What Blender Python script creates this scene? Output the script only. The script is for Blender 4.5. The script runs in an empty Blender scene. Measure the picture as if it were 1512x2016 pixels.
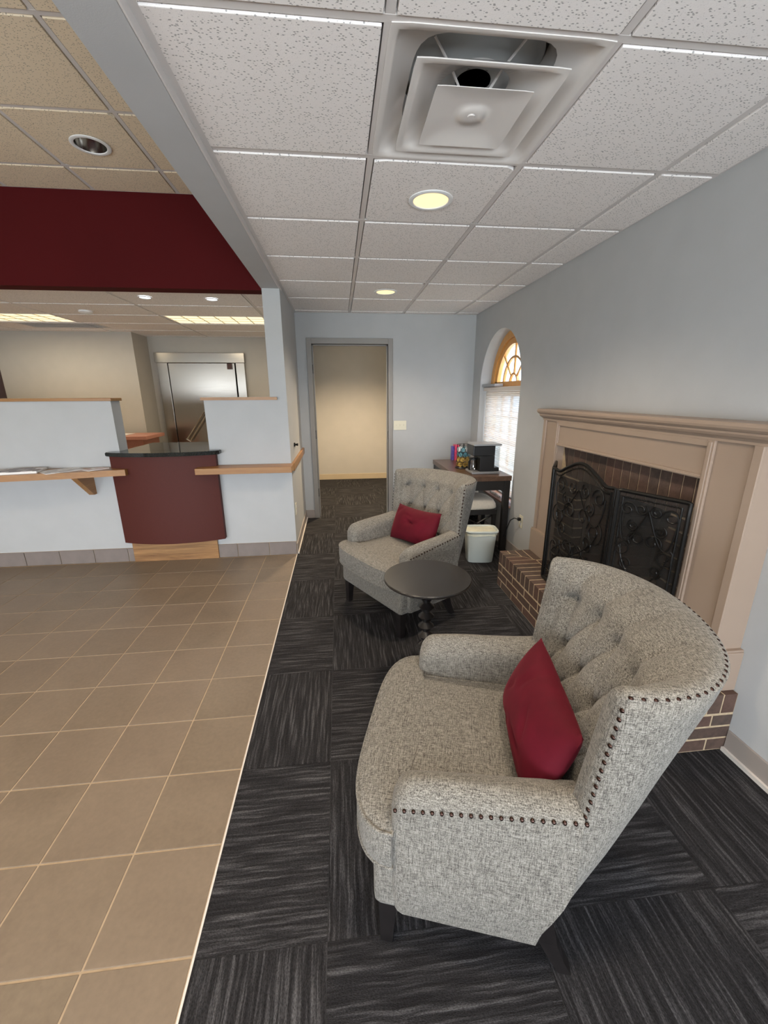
import bpy, bmesh, math, random
from mathutils import Vector, Matrix
random.seed(7)
S = bpy.context.scene
C = S.collection
PI = math.pi

# ------------------------------------------------------------------ camera
cam_d = bpy.data.cameras.new('camera')
cam = bpy.data.objects.new('camera', cam_d); C.objects.link(cam)
CR = (0.99422083, -0.10723414, -0.0050784)
CU = (0.03446652, 0.27404031, 0.96110039)
CF = (0.10167109, 0.95572106, -0.27615257)
cam.matrix_world = Matrix(((CR[0], CU[0], -CF[0], 0), (CR[1], CU[1], -CF[1], 0), (CR[2], CU[2], -CF[2], 1.5144), (0, 0, 0, 1)))
cam_d.sensor_fit = 'HORIZONTAL'; cam_d.sensor_width = 36; cam_d.lens = 805.92 / 1512 * 36
cam_d.clip_start = 0.02; cam_d.clip_end = 200
S.camera = cam

# ------------------------------------------------------------------ exposure, world
S.view_settings.view_transform = 'Standard'; S.view_settings.look = 'None'
S.view_settings.gamma = 1; S.view_settings.use_curve_mapping = False
S.view_settings.exposure = 0.62
w = bpy.data.worlds.new('sky'); S.world = w; w.use_nodes = True
bg = w.node_tree.nodes['Background']
bg.inputs[0].default_value = (0.84, 0.92, 1.0, 1); bg.inputs[1].default_value = 7.5

def area(name, loc, rot, sx, sy, power, col, spread=PI):
    d = bpy.data.lights.new(name, 'AREA'); d.shape = 'RECTANGLE'; d.size = sx; d.size_y = sy
    d.energy = power; d.color = col; d.spread = spread
    o = bpy.data.objects.new(name, d); C.objects.link(o); o.location = loc; o.rotation_euler = rot
    return o
# daylight through the big front windows behind the camera (one lamp in each opening)
DAY = (0.84, 0.915, 1.0)
area('front_window_light', (0.55, -2.42, 1.08), (PI/2+.95, 0, 0), 1.7, 1.2, 78, DAY)
area('front_window_light', (-2.1, -2.42, 1.08), (PI/2+.75, 0, 0), 1.7, 1.2, 34, DAY)
area('front_window_light', (-4.6, -2.42, 1.08), (PI/2+.75, 0, 0), 1.7, 1.2, 34, DAY)
# daylight through the arched window
ap = area('arched_window_portal', (1.93, 4.27, 1.27), (PI/2, 0, PI/2), 1.1, 1.75, 1, DAY); ap.data.cycles.is_portal = True
# lit ceiling lamps' own light
def lamp(name, loc, power, col, r=0.07, ang=2.4, rot=(0, 0, 0)):
    d = bpy.data.lights.new(name, 'SPOT'); d.energy = power; d.color = col; d.shadow_soft_size = r
    d.spot_size = ang; d.spot_blend = 0.8
    o = bpy.data.objects.new(name, d); C.objects.link(o); o.location = loc; o.rotation_euler = rot
    return o
WARM = (1.0, 0.84, 0.64)

# ------------------------------------------------------------------ materials
MATS = {}
class N:
    def __init__(s, name):
        s.m = bpy.data.materials.new(name); s.m.use_nodes = True; s.t = s.m.node_tree; s.n = s.t.nodes; s.l = s.t.links
        s.b = s.n['Principled BSDF']; s.out = s.n['Material Output']; MATS[name] = s.m
    def add(s, typ, **kw):
        x = s.n.new(typ)
        for k, v in kw.items(): setattr(x, k, v)
        return x
    def link(s, a, b): s.l.new(a, b)
    def coord(s, scale=(1, 1, 1), src='Object', rnd=False):
        tc = s.add('ShaderNodeTexCoord'); mp = s.add('ShaderNodeMapping'); s.link(tc.outputs[src], mp.inputs[0])
        mp.inputs['Scale'].default_value = scale
        if rnd:
            oi = s.add('ShaderNodeObjectInfo'); mu = s.add('ShaderNodeMath', operation='MULTIPLY'); mu.inputs[1].default_value = 37.0
            s.link(oi.outputs['Random'], mu.inputs[0]); s.link(mu.outputs[0], mp.inputs['Location'])
        return mp.outputs[0]
    def noise(s, vec, scale, detail=2, rough=.5, dist=0):
        x = s.add('ShaderNodeTexNoise'); x.inputs['Scale'].default_value = scale; x.inputs['Detail'].default_value = detail
        x.inputs['Roughness'].default_value = rough; x.inputs['Distortion'].default_value = dist
        s.link(vec, x.inputs['Vector']); return x.outputs['Fac']
    def ramp(s, fac, stops, interp='LINEAR'):
        r = s.add('ShaderNodeValToRGB'); r.color_ramp.interpolation = interp; e = r.color_ramp.elements
        while len(e) < len(stops): e.new(.5)
        for k, (p, c) in enumerate(stops): e[k].position = p; e[k].color = (*c, 1) if len(c) == 3 else c
        s.link(fac, r.inputs[0]); return r.outputs[0]
    def mix(s, fac, a, b, mode='MIX'):
        x = s.add('ShaderNodeMix', data_type='RGBA', blend_type=mode)
        for sock, v in ((x.inputs[0], fac), (x.inputs[6], a), (x.inputs[7], b)):
            if isinstance(v, (int, float)): sock.default_value = v
            elif isinstance(v, tuple): sock.default_value = (*v, 1)
            else: s.link(v, sock)
        return x.outputs[2]
    def math(s, op, a, b=0):
        x = s.add('ShaderNodeMath', operation=op)
        for sock, v in ((x.inputs[0], a), (x.inputs[1], b)):
            if isinstance(v, (int, float)): sock.default_value = v
            else: s.link(v, sock)
        return x.outputs[0]
    def color(s, c):
        if isinstance(c, tuple): s.b.inputs['Base Color'].default_value = (*c, 1)
        else: s.link(c, s.b.inputs['Base Color'])
        return s
    def set(s, rough=.5, metal=0, spec=.5, **kw):
        s.b.inputs['Roughness'].default_value = rough; s.b.inputs['Metallic'].default_value = metal
        s.b.inputs['Specular IOR Level'].default_value = spec
        for k, v in kw.items(): s.b.inputs[k.replace('_', ' ')].default_value = v
        return s
    def bump(s, h, strength=.3, dist=.002):
        b = s.add('ShaderNodeBump'); b.inputs['Strength'].default_value = strength; b.inputs['Distance'].default_value = dist
        s.link(h, b.inputs['Height']); s.link(b.outputs[0], s.b.inputs['Normal']); return s

def plain(name, col, rough=.5, metal=0, spec=.5, nscale=0, amt=.06, bump=0, bs=200):
    m = N(name)
    v = m.coord()
    if amt:
        f = m.noise(v, nscale or 6, 3)
        lo = tuple(c * (1 - amt) for c in col); hi = tuple(min(1, c * (1 + amt)) for c in col)
        m.color(m.ramp(f, [(.3, lo), (.7, hi)]))
    else: m.color(col)
    m.set(rough, metal, spec)
    if bump: m.bump(m.noise(v, bs, 3), bump, .001)
    return m.m

plain('wall_paint', (.445, .45, .45), .75, spec=.3, amt=.02, bump=.25, bs=260)
plain('warm_lit_paint', (.46, .43, .385), .8, spec=.3, amt=.02, bump=.25, bs=260)  # grey-white walls, with warm lamplight tinted into the colour
plain('red_paint', (.070, .0045, .0055), .75, spec=.12, amt=.08, nscale=1.2, bump=.3, bs=200)
plain('beam_paint', (.45, .45, .455), .75, spec=.3, amt=.02, bump=.2, bs=260)
plain('grid_metal', (.66, .62, .60), .45, spec=.4, amt=.02)
plain('frame_paint', (.27, .25, .23), .5, amt=.02)
plain('baseboard_vinyl', (.30, .26, .235), .55, amt=.03)
plain('hall_baseboard', (.50, .40, .27), .55, amt=.03)
plain('white_lip', (.6, .55, .5), .5, amt=.02)
plain('mantel_paint', (.315, .235, .180), .45, amt=.02)
plain('grout', (.40, .30, .20), .85, amt=.1, nscale=30)
plain('mortar', (.44, .34, .22), .9, amt=.12, nscale=60, bump=.5, bs=150)
plain('subfloor', (.03, .03, .03), .95, amt=0)
plain('black_metal', (.012, .011, .010), .38, metal=.6, amt=0)
plain('black_plastic', (.012, .012, .013), .35, amt=0)
plain('grey_plastic', (.34, .34, .35), .35, metal=.3, amt=0)
plain('black_wood', (.011, .009, .009), .33, amt=.3, nscale=20)
plain('desk_frame', (.012, .010, .009), .4, amt=.2)
plain('bin_plastic', (.60, .63, .58), .4, amt=.02)
plain('liner_plastic', (.74, .72, .56), .4, amt=.1, nscale=20)
plain('ivory_plastic', (.66, .62, .48), .4, amt=0)
plain('cream_fabric', (.68, .62, .53), .9, amt=.06, nscale=60, bump=.4, bs=400)
plain('white_metal', (.72, .68, .65), .20, spec=.6, amt=0)
plain('diffuser_grey', (.42, .43, .43), .3, amt=.03)
plain('void_black', (.001, .001, .001), 1, spec=0, amt=0)
plain('laminate_red', (.075, .017, .0125), .6, spec=.25, amt=.10, nscale=260)
plain('laminate_pink', (.46, .20, .14), .4, amt=.1, nscale=120)
plain('granite', (.012, .014, .013), .06, amt=.8, nscale=180)
plain('paper', (.80, .78, .74), .6, amt=0)
plain('brass_dark', (.05, .028, .022), .25, metal=.9, amt=0)
plain('chrome', (.55, .53, .50), .15, metal=1, amt=.2, nscale=8)
plain('white_paint', (.80, .80, .80), .5, amt=0)
plain('firebrick', (.12, .085, .06), .9, amt=.2, nscale=10)  # dark brown with random tone variation
plain('dark_door', (.06, .035, .035), .5, amt=.1)
plain('pod_white', (.8, .8, .8), .4, amt=0)
plain('pod_teal', (.10, .26, .30), .3, amt=0)
plain('pod_yellow', (.55, .36, .08), .3, amt=0)
plain('pink_card', (.65, .06, .14), .5, amt=.3, nscale=40)
plain('blue_card', (.10, .08, .35), .5, amt=.3, nscale=40)
plain('pale_ground', (.42, .43, .38), .9, amt=.2, nscale=3)  # unseen ground, kept pale to bounce daylight onto blind and ceiling
plain('base_tile', (.20, .165, .15), .5, amt=.1, nscale=8)
plain('ext_window', (.25, .32, .40), .1, amt=0)
plain('ornament_white', (.62, .57, .52), .5, amt=0)

def wood(name, c1, c2, axis=0, rough=.4, scale=1.0):
    m = N(name); sc = [14 * scale] * 3; sc[axis] = 1.1 * scale
    v = m.coord(tuple(sc)); f = m.noise(v, 2.2, 5, .6, .6); g = m.noise(v, 9, 3, .6, .2)
    c = m.ramp(f, [(.3, c1), (.65, c2)]); c = m.mix(.25, c, m.ramp(g, [(.3, c1), (.7, c2)]))
    m.color(c).set(rough); m.bump(g, .1, .0005); return m.m
wood('oak', (.25, .105, .024), (.36, .175, .052), 0, .35)
wood('oak_y', (.25, .105, .024), (.36, .175, .052), 1, .35)
wood('oak_orange', (.62, .30, .08), (.72, .38, .12), 2, .4)
wood('hickory', (.13, .055, .022), (.46, .25, .10), 0, .4, .7)
wood('walnut_top', (.075, .040, .024), (.14, .080, .050), 1, .32)
wood('table_black', (.009, .008, .0075), (.022, .019, .017), 0, .26, 1.6)
wood('sill_wood', (.30, .15, .10), (.42, .24, .18), 1, .3)

# acoustic ceiling tile: fissures and pinholes
def acoustic(name, col):
    m = N(name); v = m.coord((1, 1, 1), rnd=True)
    mp = m.add('ShaderNodeMapping'); m.link(v, mp.inputs[0]); mp.inputs['Rotation'].default_value = (0, 0, .5); mp.inputs['Scale'].default_value = (1.0, 1.9, 1)
    vo = m.add('ShaderNodeTexVoronoi'); vo.inputs['Scale'].default_value = 90; m.link(mp.outputs[0], vo.inputs['Vector'])
    sep = m.add('ShaderNodeSeparateColor'); m.link(vo.outputs['Color'], sep.inputs[0])
    thr = m.math('MULTIPLY', m.math('GREATER_THAN', sep.outputs[0], .38), .29)
    spot = m.math('LESS_THAN', vo.outputs['Distance'], thr)
    pin = m.math('GREATER_THAN', m.noise(v, 330, 1), .70)
    f = m.math('MAXIMUM', spot, m.math('MULTIPLY', pin, .4))
    dark = tuple(c * .47 for c in col)
    m.color(m.mix(f, col, dark)).set(.9, spec=.2)
    h = m.math('SUBTRACT', m.math('MULTIPLY', m.noise(v, 260, 2), .3), f); m.bump(h, .6, .002); return m.m
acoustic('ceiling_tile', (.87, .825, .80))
acoustic('ceiling_tile_warm_lit', (.80, .67, .50))  # acoustic tile with the warm lamplight put into its colour

# floor tile
m = N('floor_tile'); v = m.coord(rnd=True)
f = m.noise(v, 3.2, 5, .6, .8); g = m.noise(v, 60, 3)
oi = m.add('ShaderNodeObjectInfo')
c = m.ramp(f, [(.25, (.140, .104, .071)), (.75, (.196, .149, .104))])
c = m.mix(.18, c, m.ramp(g, [(.3, (.13, .095, .063)), (.7, (.27, .205, .14))]))
c = m.mix(m.math('MULTIPLY', oi.outputs['Random'], .22), c, (.27, .20, .155))
m.color(c).set(.42, spec=.45); m.bump(m.noise(v, 9, 4), .12, .004)
# carpet tile: combed lines along the tile's own Y
m = N('carpet'); v = m.coord((1, 1, 1), rnd=True)
mp = m.add('ShaderNodeMapping'); m.link(v, mp.inputs[0]); mp.inputs['Scale'].default_value = (1, .045, 1)
wob = m.noise(v, 9, 2); wv = m.add('ShaderNodeVectorMath', operation='ADD'); cb = m.add('ShaderNodeCombineXYZ')
m.link(m.math('MULTIPLY', wob, .012), cb.inputs[0]); m.link(mp.outputs[0], wv.inputs[0]); m.link(cb.outputs[0], wv.inputs[1])
st = m.noise(wv.outputs[0], 95, 3, .6)
mp2 = m.add('ShaderNodeMapping'); m.link(v, mp2.inputs[0]); mp2.inputs['Scale'].default_value = (1, .4, 1)
pile = m.noise(mp2.outputs[0], 420, 2, .7)
base = m.ramp(st, [(.36, (.013, .012, .013)), (.52, (.023, .022, .0235)), (.60, (.043, .042, .045)), (.70, (.072, .071, .075))])
c = m.mix(.75, base, m.ramp(pile, [(.32, (.15, .15, .15)), (.66, (1.0, 1.0, 1.0))]), 'MULTIPLY')
c = m.mix(1.0, c, (1.55, 1.52, 1.5), 'MULTIPLY')
m.color(c).set(.95, spec=.15); m.bump(m.math('ADD', m.math('MULTIPLY', st, 1.2), pile), .8, .003)
# chair linen
m = N('linen'); v = m.coord(); ns_ = []
for k in range(3):
    mp = m.add('ShaderNodeMapping'); m.link(v, mp.inputs[0]); sc_ = [1, 1, 1]; sc_[k] = .10; mp.inputs['Scale'].default_value = sc_
    ns_.append(m.noise(mp.outputs[0], 480, 2, .6))
s1 = m.math('DIVIDE', m.math('ADD', m.math('ADD', ns_[0], ns_[1]), ns_[2]), 3.0)
m.color(m.ramp(s1, [(.41, (.052, .047, .041)), (.47, (.128, .117, .101)), (.53, (.198, .184, .160)), (.60, (.29, .272, .240))]))
m.set(.92, spec=.2, Sheen_Weight=.12); m.bump(s1, .9, .0025)
# velvet pillow
m = N('red_velvet'); v = m.coord(); f = m.noise(v, 7, 4, .6)
m.color(m.ramp(f, [(.3, (.064, .001, .006)), (.7, (.10, .002, .011))])).set(.8, spec=.2, Sheen_Weight=.10, Sheen_Roughness=.4)
m.b.inputs['Sheen Tint'].default_value = (.9, .15, .2, 1); m.bump(m.noise(v, 500, 2), .25, .001)
# brick
m = N('brick'); v = m.coord(rnd=True); oi = m.add('ShaderNodeObjectInfo'); f = m.noise(v, 28, 5, .7)
c = m.ramp(oi.outputs['Random'], [(0, (.055, .036, .028)), (.35, (.088, .052, .038)), (.7, (.105, .050, .036)), (1, (.075, .056, .044))])
c = m.mix(.45, c, m.ramp(f, [(.3, (.030, .022, .020)), (.7, (.12, .08, .062))]))
m.color(c).set(.75, spec=.35); m.bump(f, .5, .003)
# brushed steel
m = N('brushed_steel'); v = m.coord((1, 60, 60)); f = m.noise(v, 3, 3)
m.color((.40, .37, .33)).set(.28, metal=1.0); m.link(m.ramp(f, [(.3, (.20, .20, .20)), (.7, (.26, .26, .26))]), m.b.inputs['Roughness'])
v2 = m.coord(); m.bump(m.noise(v2, 2, 1), .02, .01)
# fire screen mesh (a woven wire cloth: half open)
m = N('wire_cloth'); m.color((.010, .009, .008)).set(.6)
tr = m.add('ShaderNodeBsdfTransparent'); mx = m.add('ShaderNodeMixShader'); mx.inputs[0].default_value = .68
m.link(tr.outputs[0], mx.inputs[1]); m.link(m.b.outputs[0], mx.inputs[2]); m.link(mx.outputs[0], m.out.inputs[0])
# shade cloth: lets daylight through
m = N('shade_cloth'); df = m.add('ShaderNodeBsdfDiffuse'); df.inputs[0].default_value = (.82, .79, .76, 1)
tl = m.add('ShaderNodeBsdfTranslucent'); tl.inputs[0].default_value = (.80, .78, .76, 1)
mx = m.add('ShaderNodeMixShader'); mx.inputs[0].default_value = .62
m.link(df.outputs[0], mx.inputs[1]); m.link(tl.outputs[0], mx.inputs[2])
tr = m.add('ShaderNodeBsdfTransparent'); mx2 = m.add('ShaderNodeMixShader'); mx2.inputs[0].default_value = .10
m.link(mx.outputs[0], mx2.inputs[1]); m.link(tr.outputs[0], mx2.inputs[2]); m.link(mx2.outputs[0], m.out.inputs[0])
# glass
def glass(name, col=(1, 1, 1), fac=.08):
    m = N(name); g = m.add('ShaderNodeBsdfGlossy'); g.inputs['Roughness'].default_value = .02
    tr = m.add('ShaderNodeBsdfTransparent'); tr.inputs[0].default_value = (*col, 1); mx = m.add('ShaderNodeMixShader'); mx.inputs[0].default_value = fac
    m.link(tr.outputs[0], mx.inputs[1]); m.link(g.outputs[0], mx.inputs[2]); m.link(mx.outputs[0], m.out.inputs[0])
glass('window_glass', (.93, .97, 1), .06); glass('clear_plastic', (.85, .9, .93), .12); glass('coffee_glass', (.55, .55, .55), .15)
def emit(name, col, st):
    m = N(name); m.color(col); m.b.inputs['Emission Color'].default_value = (*col, 1); m.b.inputs['Emission Strength'].default_value = st
emit('lamp_warm', (1.0, .76, .40), .75); emit('lamp_cool', (.85, .93, 1.0), 3.0); emit('troffer_lens', (1.0, .86, .56), .74)
# outside brick (far)
m = N('outside_brick'); v = m.coord(); sp = m.add('ShaderNodeSeparateXYZ'); m.link(v, sp.inputs[0]); cb = m.add('ShaderNodeCombineXYZ')
m.link(sp.outputs[1], cb.inputs[0]); m.link(sp.outputs[2], cb.inputs[1])
bt = m.add('ShaderNodeTexBrick'); m.link(cb.outputs[0], bt.inputs['Vector']); bt.inputs['Scale'].default_value = 2.2
bt.inputs['Color1'].default_value = (.26, .22, .22, 1); bt.inputs['Color2'].default_value = (.31, .26, .255, 1); bt.inputs['Mortar'].default_value = (.46, .45, .45, 1)
bt.inputs['Mortar Size'].default_value = .03
m.color(bt.outputs[0]).set(.9)
# magazines
def mag(name, c1, c2, sc):
    m = N(name); v = m.coord(); vo = m.add('ShaderNodeTexVoronoi', distance='CHEBYCHEV'); vo.inputs['Scale'].default_value = sc; m.link(v, vo.inputs['Vector'])
    se = m.add('ShaderNodeSeparateColor'); m.link(vo.outputs['Color'], se.inputs[0])
    m.color(m.ramp(se.outputs[0], [(0, c1), (.5, c2), (.8, (.75, .72, .70))], 'CONSTANT')).set(.35)
mag('mag_cover_dark', (.16, .12, .11), (.42, .36, .33), 14); mag('mag_cover_light', (.50, .46, .44), (.70, .66, .62), 16); mag('mag_cover_pink', (.62, .45, .40), (.78, .74, .70), 18)

# ------------------------------------------------------------------ helpers
def bx(bm, x0, x1, y0, y1, z0, z1, rot=None, bev=0):
    vs = [bm.verts.new((x, y, z)) for x in (x0, x1) for y in (y0, y1) for z in (z0, z1)]
    fs = [(0, 1, 3, 2), (4, 6, 7, 5), (0, 4, 5, 1), (2, 3, 7, 6), (0, 2, 6, 4), (1, 5, 7, 3)]
    F = [bm.faces.new([vs[i] for i in f]) for f in fs]
    if rot is not None:
        for q in vs: q.co = rot @ q.co
    if bev:
        es = list({e for f in F for e in f.edges})
        bmesh.ops.bevel(bm, geom=es, offset=bev, segments=2, profile=.5, affect='EDGES')
    return vs
def B(*boxes, bev=0):
    bm = bmesh.new()
    for b in boxes: bx(bm, *b, bev=bev)
    return bm
def mesh_of(bm, name, mat, smooth=False, angle=None):
    bmesh.ops.recalc_face_normals(bm, faces=bm.faces[:])
    me = bpy.data.meshes.new(name); bm.to_mesh(me); bm.free()
    me.materials.append(MATS[mat])
    if smooth:
        for p in me.polygons: p.use_smooth = True
        if angle:
            try: me.set_sharp_from_angle(angle=angle)
            except Exception: pass
    return me
def obj(name, bm, mat, parent=None, smooth=False, angle=math.radians(40), loc=None, label=None):
    me = mesh_of(bm, name, mat, smooth, angle)
    o = bpy.data.objects.new(name, me); C.objects.link(o)
    if parent: o.parent = parent
    if loc: o.location = loc
    if label: o['label'] = label
    return o
def put(name, me, parent, loc, rotz=0):
    o = bpy.data.objects.new(name, me); C.objects.link(o); o.parent = parent; o.location = loc; o.rotation_euler = (0, 0, rotz); return o
def tag(o, label, cat, group=None):
    o['label'] = label; o['category'] = cat
    if group: o['group'] = group
    return o
def thing(name, label, cat, loc=(0, 0, 0), rotz=0, group=None):
    o = bpy.data.objects.new(name, None); C.objects.link(o); o.empty_display_size = .05
    o.location = loc; o.rotation_euler = (0, 0, rotz); return tag(o, label, cat, group)
def struct(name, bm, mat, label=None):
    o = obj(name, bm, mat); o['kind'] = 'structure'
    if label: o['label'] = label
    return o
def quad(bm, *pts): return bm.faces.new([bm.verts.new(p) for p in pts])
def prism(bm, poly, z0, z1):
    a = [bm.verts.new((x, y, z0)) for x, y in poly]; b = [bm.verts.new((x, y, z1)) for x, y in poly]; n = len(poly)
    bm.faces.new(a[::-1]); bm.faces.new(b)
    for i in range(n): bm.faces.new((a[i], a[(i+1) % n], b[(i+1) % n], b[i]))
def tube(bm, pts, r, seg=8, closed=False, radii=None):
    pts = [Vector(p) for p in pts]; n = len(pts); rings = []; ref = None
    for i, p in enumerate(pts):
        if closed: t = pts[(i+1) % n] - pts[i-1]
        else: t = pts[min(i+1, n-1)] - pts[max(i-1, 0)]
        t = t.normalized() if t.length > 1e-9 else Vector((0, 0, 1))
        if ref is None: ref = t.orthogonal().normalized()
        ref = (ref - t * ref.dot(t)); ref = ref.normalized() if ref.length > 1e-6 else t.orthogonal().normalized()
        bi = t.cross(ref); rr = radii[i] if radii else r
        rings.append([bm.verts.new(p + (ref * math.cos(a) + bi * math.sin(a)) * rr) for a in [2*PI*k/seg for k in range(seg)]])
    for i in range(n if closed else n-1):
        A, Bq = rings[i], rings[(i+1) % n]
        for k in range(seg): bm.faces.new((A[k], A[(k+1) % seg], Bq[(k+1) % seg], Bq[k]))
    if not closed: bm.faces.new(rings[0][::-1]); bm.faces.new(rings[-1])
def lathe(bm, prof, seg=32, c=(0, 0), sx=1, sy=1, cap=True):
    rings = []
    for r, z in prof: rings.append([bm.verts.new((c[0] + sx*r*math.cos(2*PI*k/seg), c[1] + sy*r*math.sin(2*PI*k/seg), z)) for k in range(seg)])
    for A, Bq in zip(rings, rings[1:]):
        for k in range(seg): bm.faces.new((A[k], A[(k+1) % seg], Bq[(k+1) % seg], Bq[k]))
    if cap: bm.faces.new(rings[0][::-1]); bm.faces.new(rings[-1])
def loft(bm, rings, cap=True):
    R = [[bm.verts.new(p) for p in r] for r in rings]; n = len(rings[0])
    for A, Bq in zip(R, R[1:]):
        for k in range(n): bm.faces.new((A[k], A[(k+1) % n], Bq[(k+1) % n], Bq[k]))
    if cap: bm.faces.new(R[0][::-1]); bm.faces.new(R[-1])
    return R
def clip(poly, a, b, c):      # keep a*x+b*y<=c
    out = []
    for i in range(len(poly)):
        p, q = poly[i], poly[(i+1) % len(poly)]; dp = a*p[0]+b*p[1]-c; dq = a*q[0]+b*q[1]-c
        if dp <= 0: out.append(p)
        if dp * dq < 0: t = dp/(dp-dq); out.append((p[0]+t*(q[0]-p[0]), p[1]+t*(q[1]-p[1])))
    return out
def copy_tree(o, parent=None):
    c = o.copy(); C.objects.link(c); c.parent = parent
    for ch in list(o.children): copy_tree(ch, c)
    return c

# ------------------------------------------------------------------ setting numbers
XR = 1.6435; YE = 5.09; XL = -.456; YR = 3.862; ZC = 2.403; ZH = 3.01; ZI = 2.44; YB = -2.45; XH = -6.0; YI = 7.55

# ---------- floor: subfloor slab, ceramic tiles, carpet tiles
floor = struct('floor', B((XH-.2, XR+.35, YB-.2, YI+.2, -.06, -.0022)), 'grout', 'tan ceramic tile floor on the left, dark striped carpet tiles on the right')
T = .3021
tile_me = {}
def tile_mesh(kx, ky, h, mat, bev):
    key = (round(kx, 4), round(ky, 4), mat)
    if key not in tile_me:
        bm = B((-kx/2, kx/2, -ky/2, ky/2, -h, 0), bev=bev); tile_me[key] = mesh_of(bm, 'tile', mat)
    return tile_me[key]
for c in range(15):
    x1 = XL - .004 if c == 0 else XL - .2968 - (c-1)*T
    x0 = XL - .2968 - c*T
    for r in range(17):
        y1 = 3.2299 + 2*T - r*T + .0; y0 = y1 - T
        if y0 > YR - .01: continue
        y1c = min(y1, YR - .002)
        if x0 < -4.6 and y1 < 2.0: continue
        gx = x1 - x0 - .006; gy = y1c - y0 - .006
        put('floor_tile', tile_mesh(gx, gy, .011, 'floor_tile', .0015), floor, ((x0+x1)/2, (y0+y1c)/2, 0))
bmc = B((XL+.002, XR, YB, YI, -.0021, -.0015)); u = obj('carpet_backing', bmc, 'subfloor', floor)
xs = [XL+.003, -.085, .525, 1.135, XR]; k0 = -6
ys = [1.412 + .607*k for k in range(-6, 11)]; ys[-1] = YI
for i in range(4):
    for j in range(len(ys)-1):
        gx = xs[i+1]-xs[i]-.0015; gy = ys[j+1]-ys[j]-.0015
        vert = (i + j) % 2 == 0
        me = tile_mesh(gx, gy, .008, 'carpet', 0) if vert else tile_mesh(gy, gx, .008, 'carpet', 0)
        put('carpet_tile', me, floor, ((xs[i]+xs[i+1])/2, (ys[j]+ys[j+1])/2, 0), 0 if vert else PI/2)
struct('trim_1', B((XL-.003, XL+.003, YB, YR, -.01, .0015)), 'ornament_white', 'thin pale edge strip between ceramic tile and carpet')

# ---------- ceilings
hole_me = {}
def tile_hole(gx, gy, hx, hy, r, h, mat):
    n = 64; bm = bmesh.new(); rings = [[], [], [], []]
    for k in range(n):
        a = 2*PI*k/n; c_, s_ = math.cos(a), math.sin(a)
        tx = (gx/2*(1 if c_ > 0 else -1)-hx)/c_ if abs(c_) > 1e-9 else 1e9; ty = (gy/2*(1 if s_ > 0 else -1)-hy)/s_ if abs(s_) > 1e-9 else 1e9
        t_ = min(tx, ty); o_ = (hx+c_*t_, hy+s_*t_); i_ = (hx+r*c_, hy+r*s_)
        rings[0].append(bm.verts.new((*o_, 0))); rings[1].append(bm.verts.new((*o_, -h))); rings[2].append(bm.verts.new((*i_, -h))); rings[3].append(bm.verts.new((*i_, 0)))
    for q in range(4):
        A, Bq = rings[q], rings[(q+1) % 4]
        for k in range(n): bm.faces.new((A[k], A[(k+1) % n], Bq[(k+1) % n], Bq[k]))
    return mesh_of(bm, 'tile', mat)
def grid_ceiling(name, label, x0, x1, y0, y1, z, xl, yl, mat, skip=(), holes=()):
    cl = struct(name, B((x0, x1, y0, y1, z+.17, z+.26)), 'wall_paint', label)
    xb = [x0] + [x for x in xl if x0+.02 < x < x1-.02] + [x1]; yb = [y0] + [y for y in yl if y0+.02 < y < y1-.02] + [y1]
    bm = bmesh.new()
    for x in xb[1:-1]: bx(bm, x-.012, x+.012, y0, y1, z, z+.03)
    for y in yb[1:-1]: bx(bm, x0, x1, y-.012, y+.012, z-.0006, z+.03)
    for x in (x0, x1): bx(bm, x-.0 if x == x0 else x-.02, x+.02 if x == x0 else x, y0, y1, z, z+.03)
    for y in (y0, y1): bx(bm, x0, x1, y if y == y0 else y-.02, y+.02 if y == y0 else y, z-.0004, z+.03)
    obj('grid_bar', bm, 'grid_metal', cl)
    for i in range(len(xb)-1):
        for j in range(len(yb)-1):
            cx = (xb[i]+xb[i+1])/2; cy = (yb[j]+yb[j+1])/2
            if any(a < cx < b and c < cy < d for a, b, c, d in skip): continue
            gx = xb[i+1]-xb[i]-.034; gy = yb[j+1]-yb[j]-.034
            if gx < .02 or gy < .02: continue
            hl = [q for q in holes if abs(q[0]-cx) < gx/2 and abs(q[1]-cy) < gy/2]
            me = tile_hole(gx, gy, hl[0][0]-cx, hl[0][1]-cy, hl[0][2], .03, mat) if hl else tile_mesh(gx, gy, .03, mat, .002)
            put('ceiling_tile', me, cl, (cx, cy, z+.025))
    return cl
gx0 = .1576; gy0 = 1.2931
lob = grid_ceiling('ceiling', 'white fissured acoustic tiles over the carpeted sitting area', XL, XR, YB, YE, ZC,
             [gx0 + .6096*k for k in range(-1, 3)], [gy0 + .6096*k for k in range(-6, 7)], 'ceiling_tile', skip=[(gx0, gx0+.6096, gy0, gy0+.6096)], holes=[(.466, .40, .094), (.466, 2.225, .094), (.453, 4.027, .094)])
grid_ceiling('ceiling', 'higher acoustic tile ceiling over the tiled floor left of the beam', XH, -.605, YB, YR, ZH,
             [-1.171 - .6096*k for k in range(-0, 9)][::-1], [3.512 - .6096*k for k in range(10)][::-1], 'ceiling_tile_warm_lit', holes=[(-1.465, 3.228, .088), (-2.68, 1.4, .095), (-2.68, -.4, .095), (-4.5, 1.4, .095), (-1.2, .2, .095)])
grid_ceiling('ceiling', 'low tile ceiling behind the reception counter', XH, -.60, 4.012, YI, ZI,
             [-5.75, -4.53, -3.31, -2.09, -.87], [4.39, 5.0, 5.61, 6.22, 6.83, 7.44], 'ceiling_tile', skip=[(-2.09, -.87, 5.61, 6.22), (-4.53, -3.31, 5.61, 6.22)])
struct('ceiling', B((-.456, XR, YE+.12, YI, 2.44, 2.6)), 'white_paint', 'ceiling of the back hallway beyond the doorway')

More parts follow.
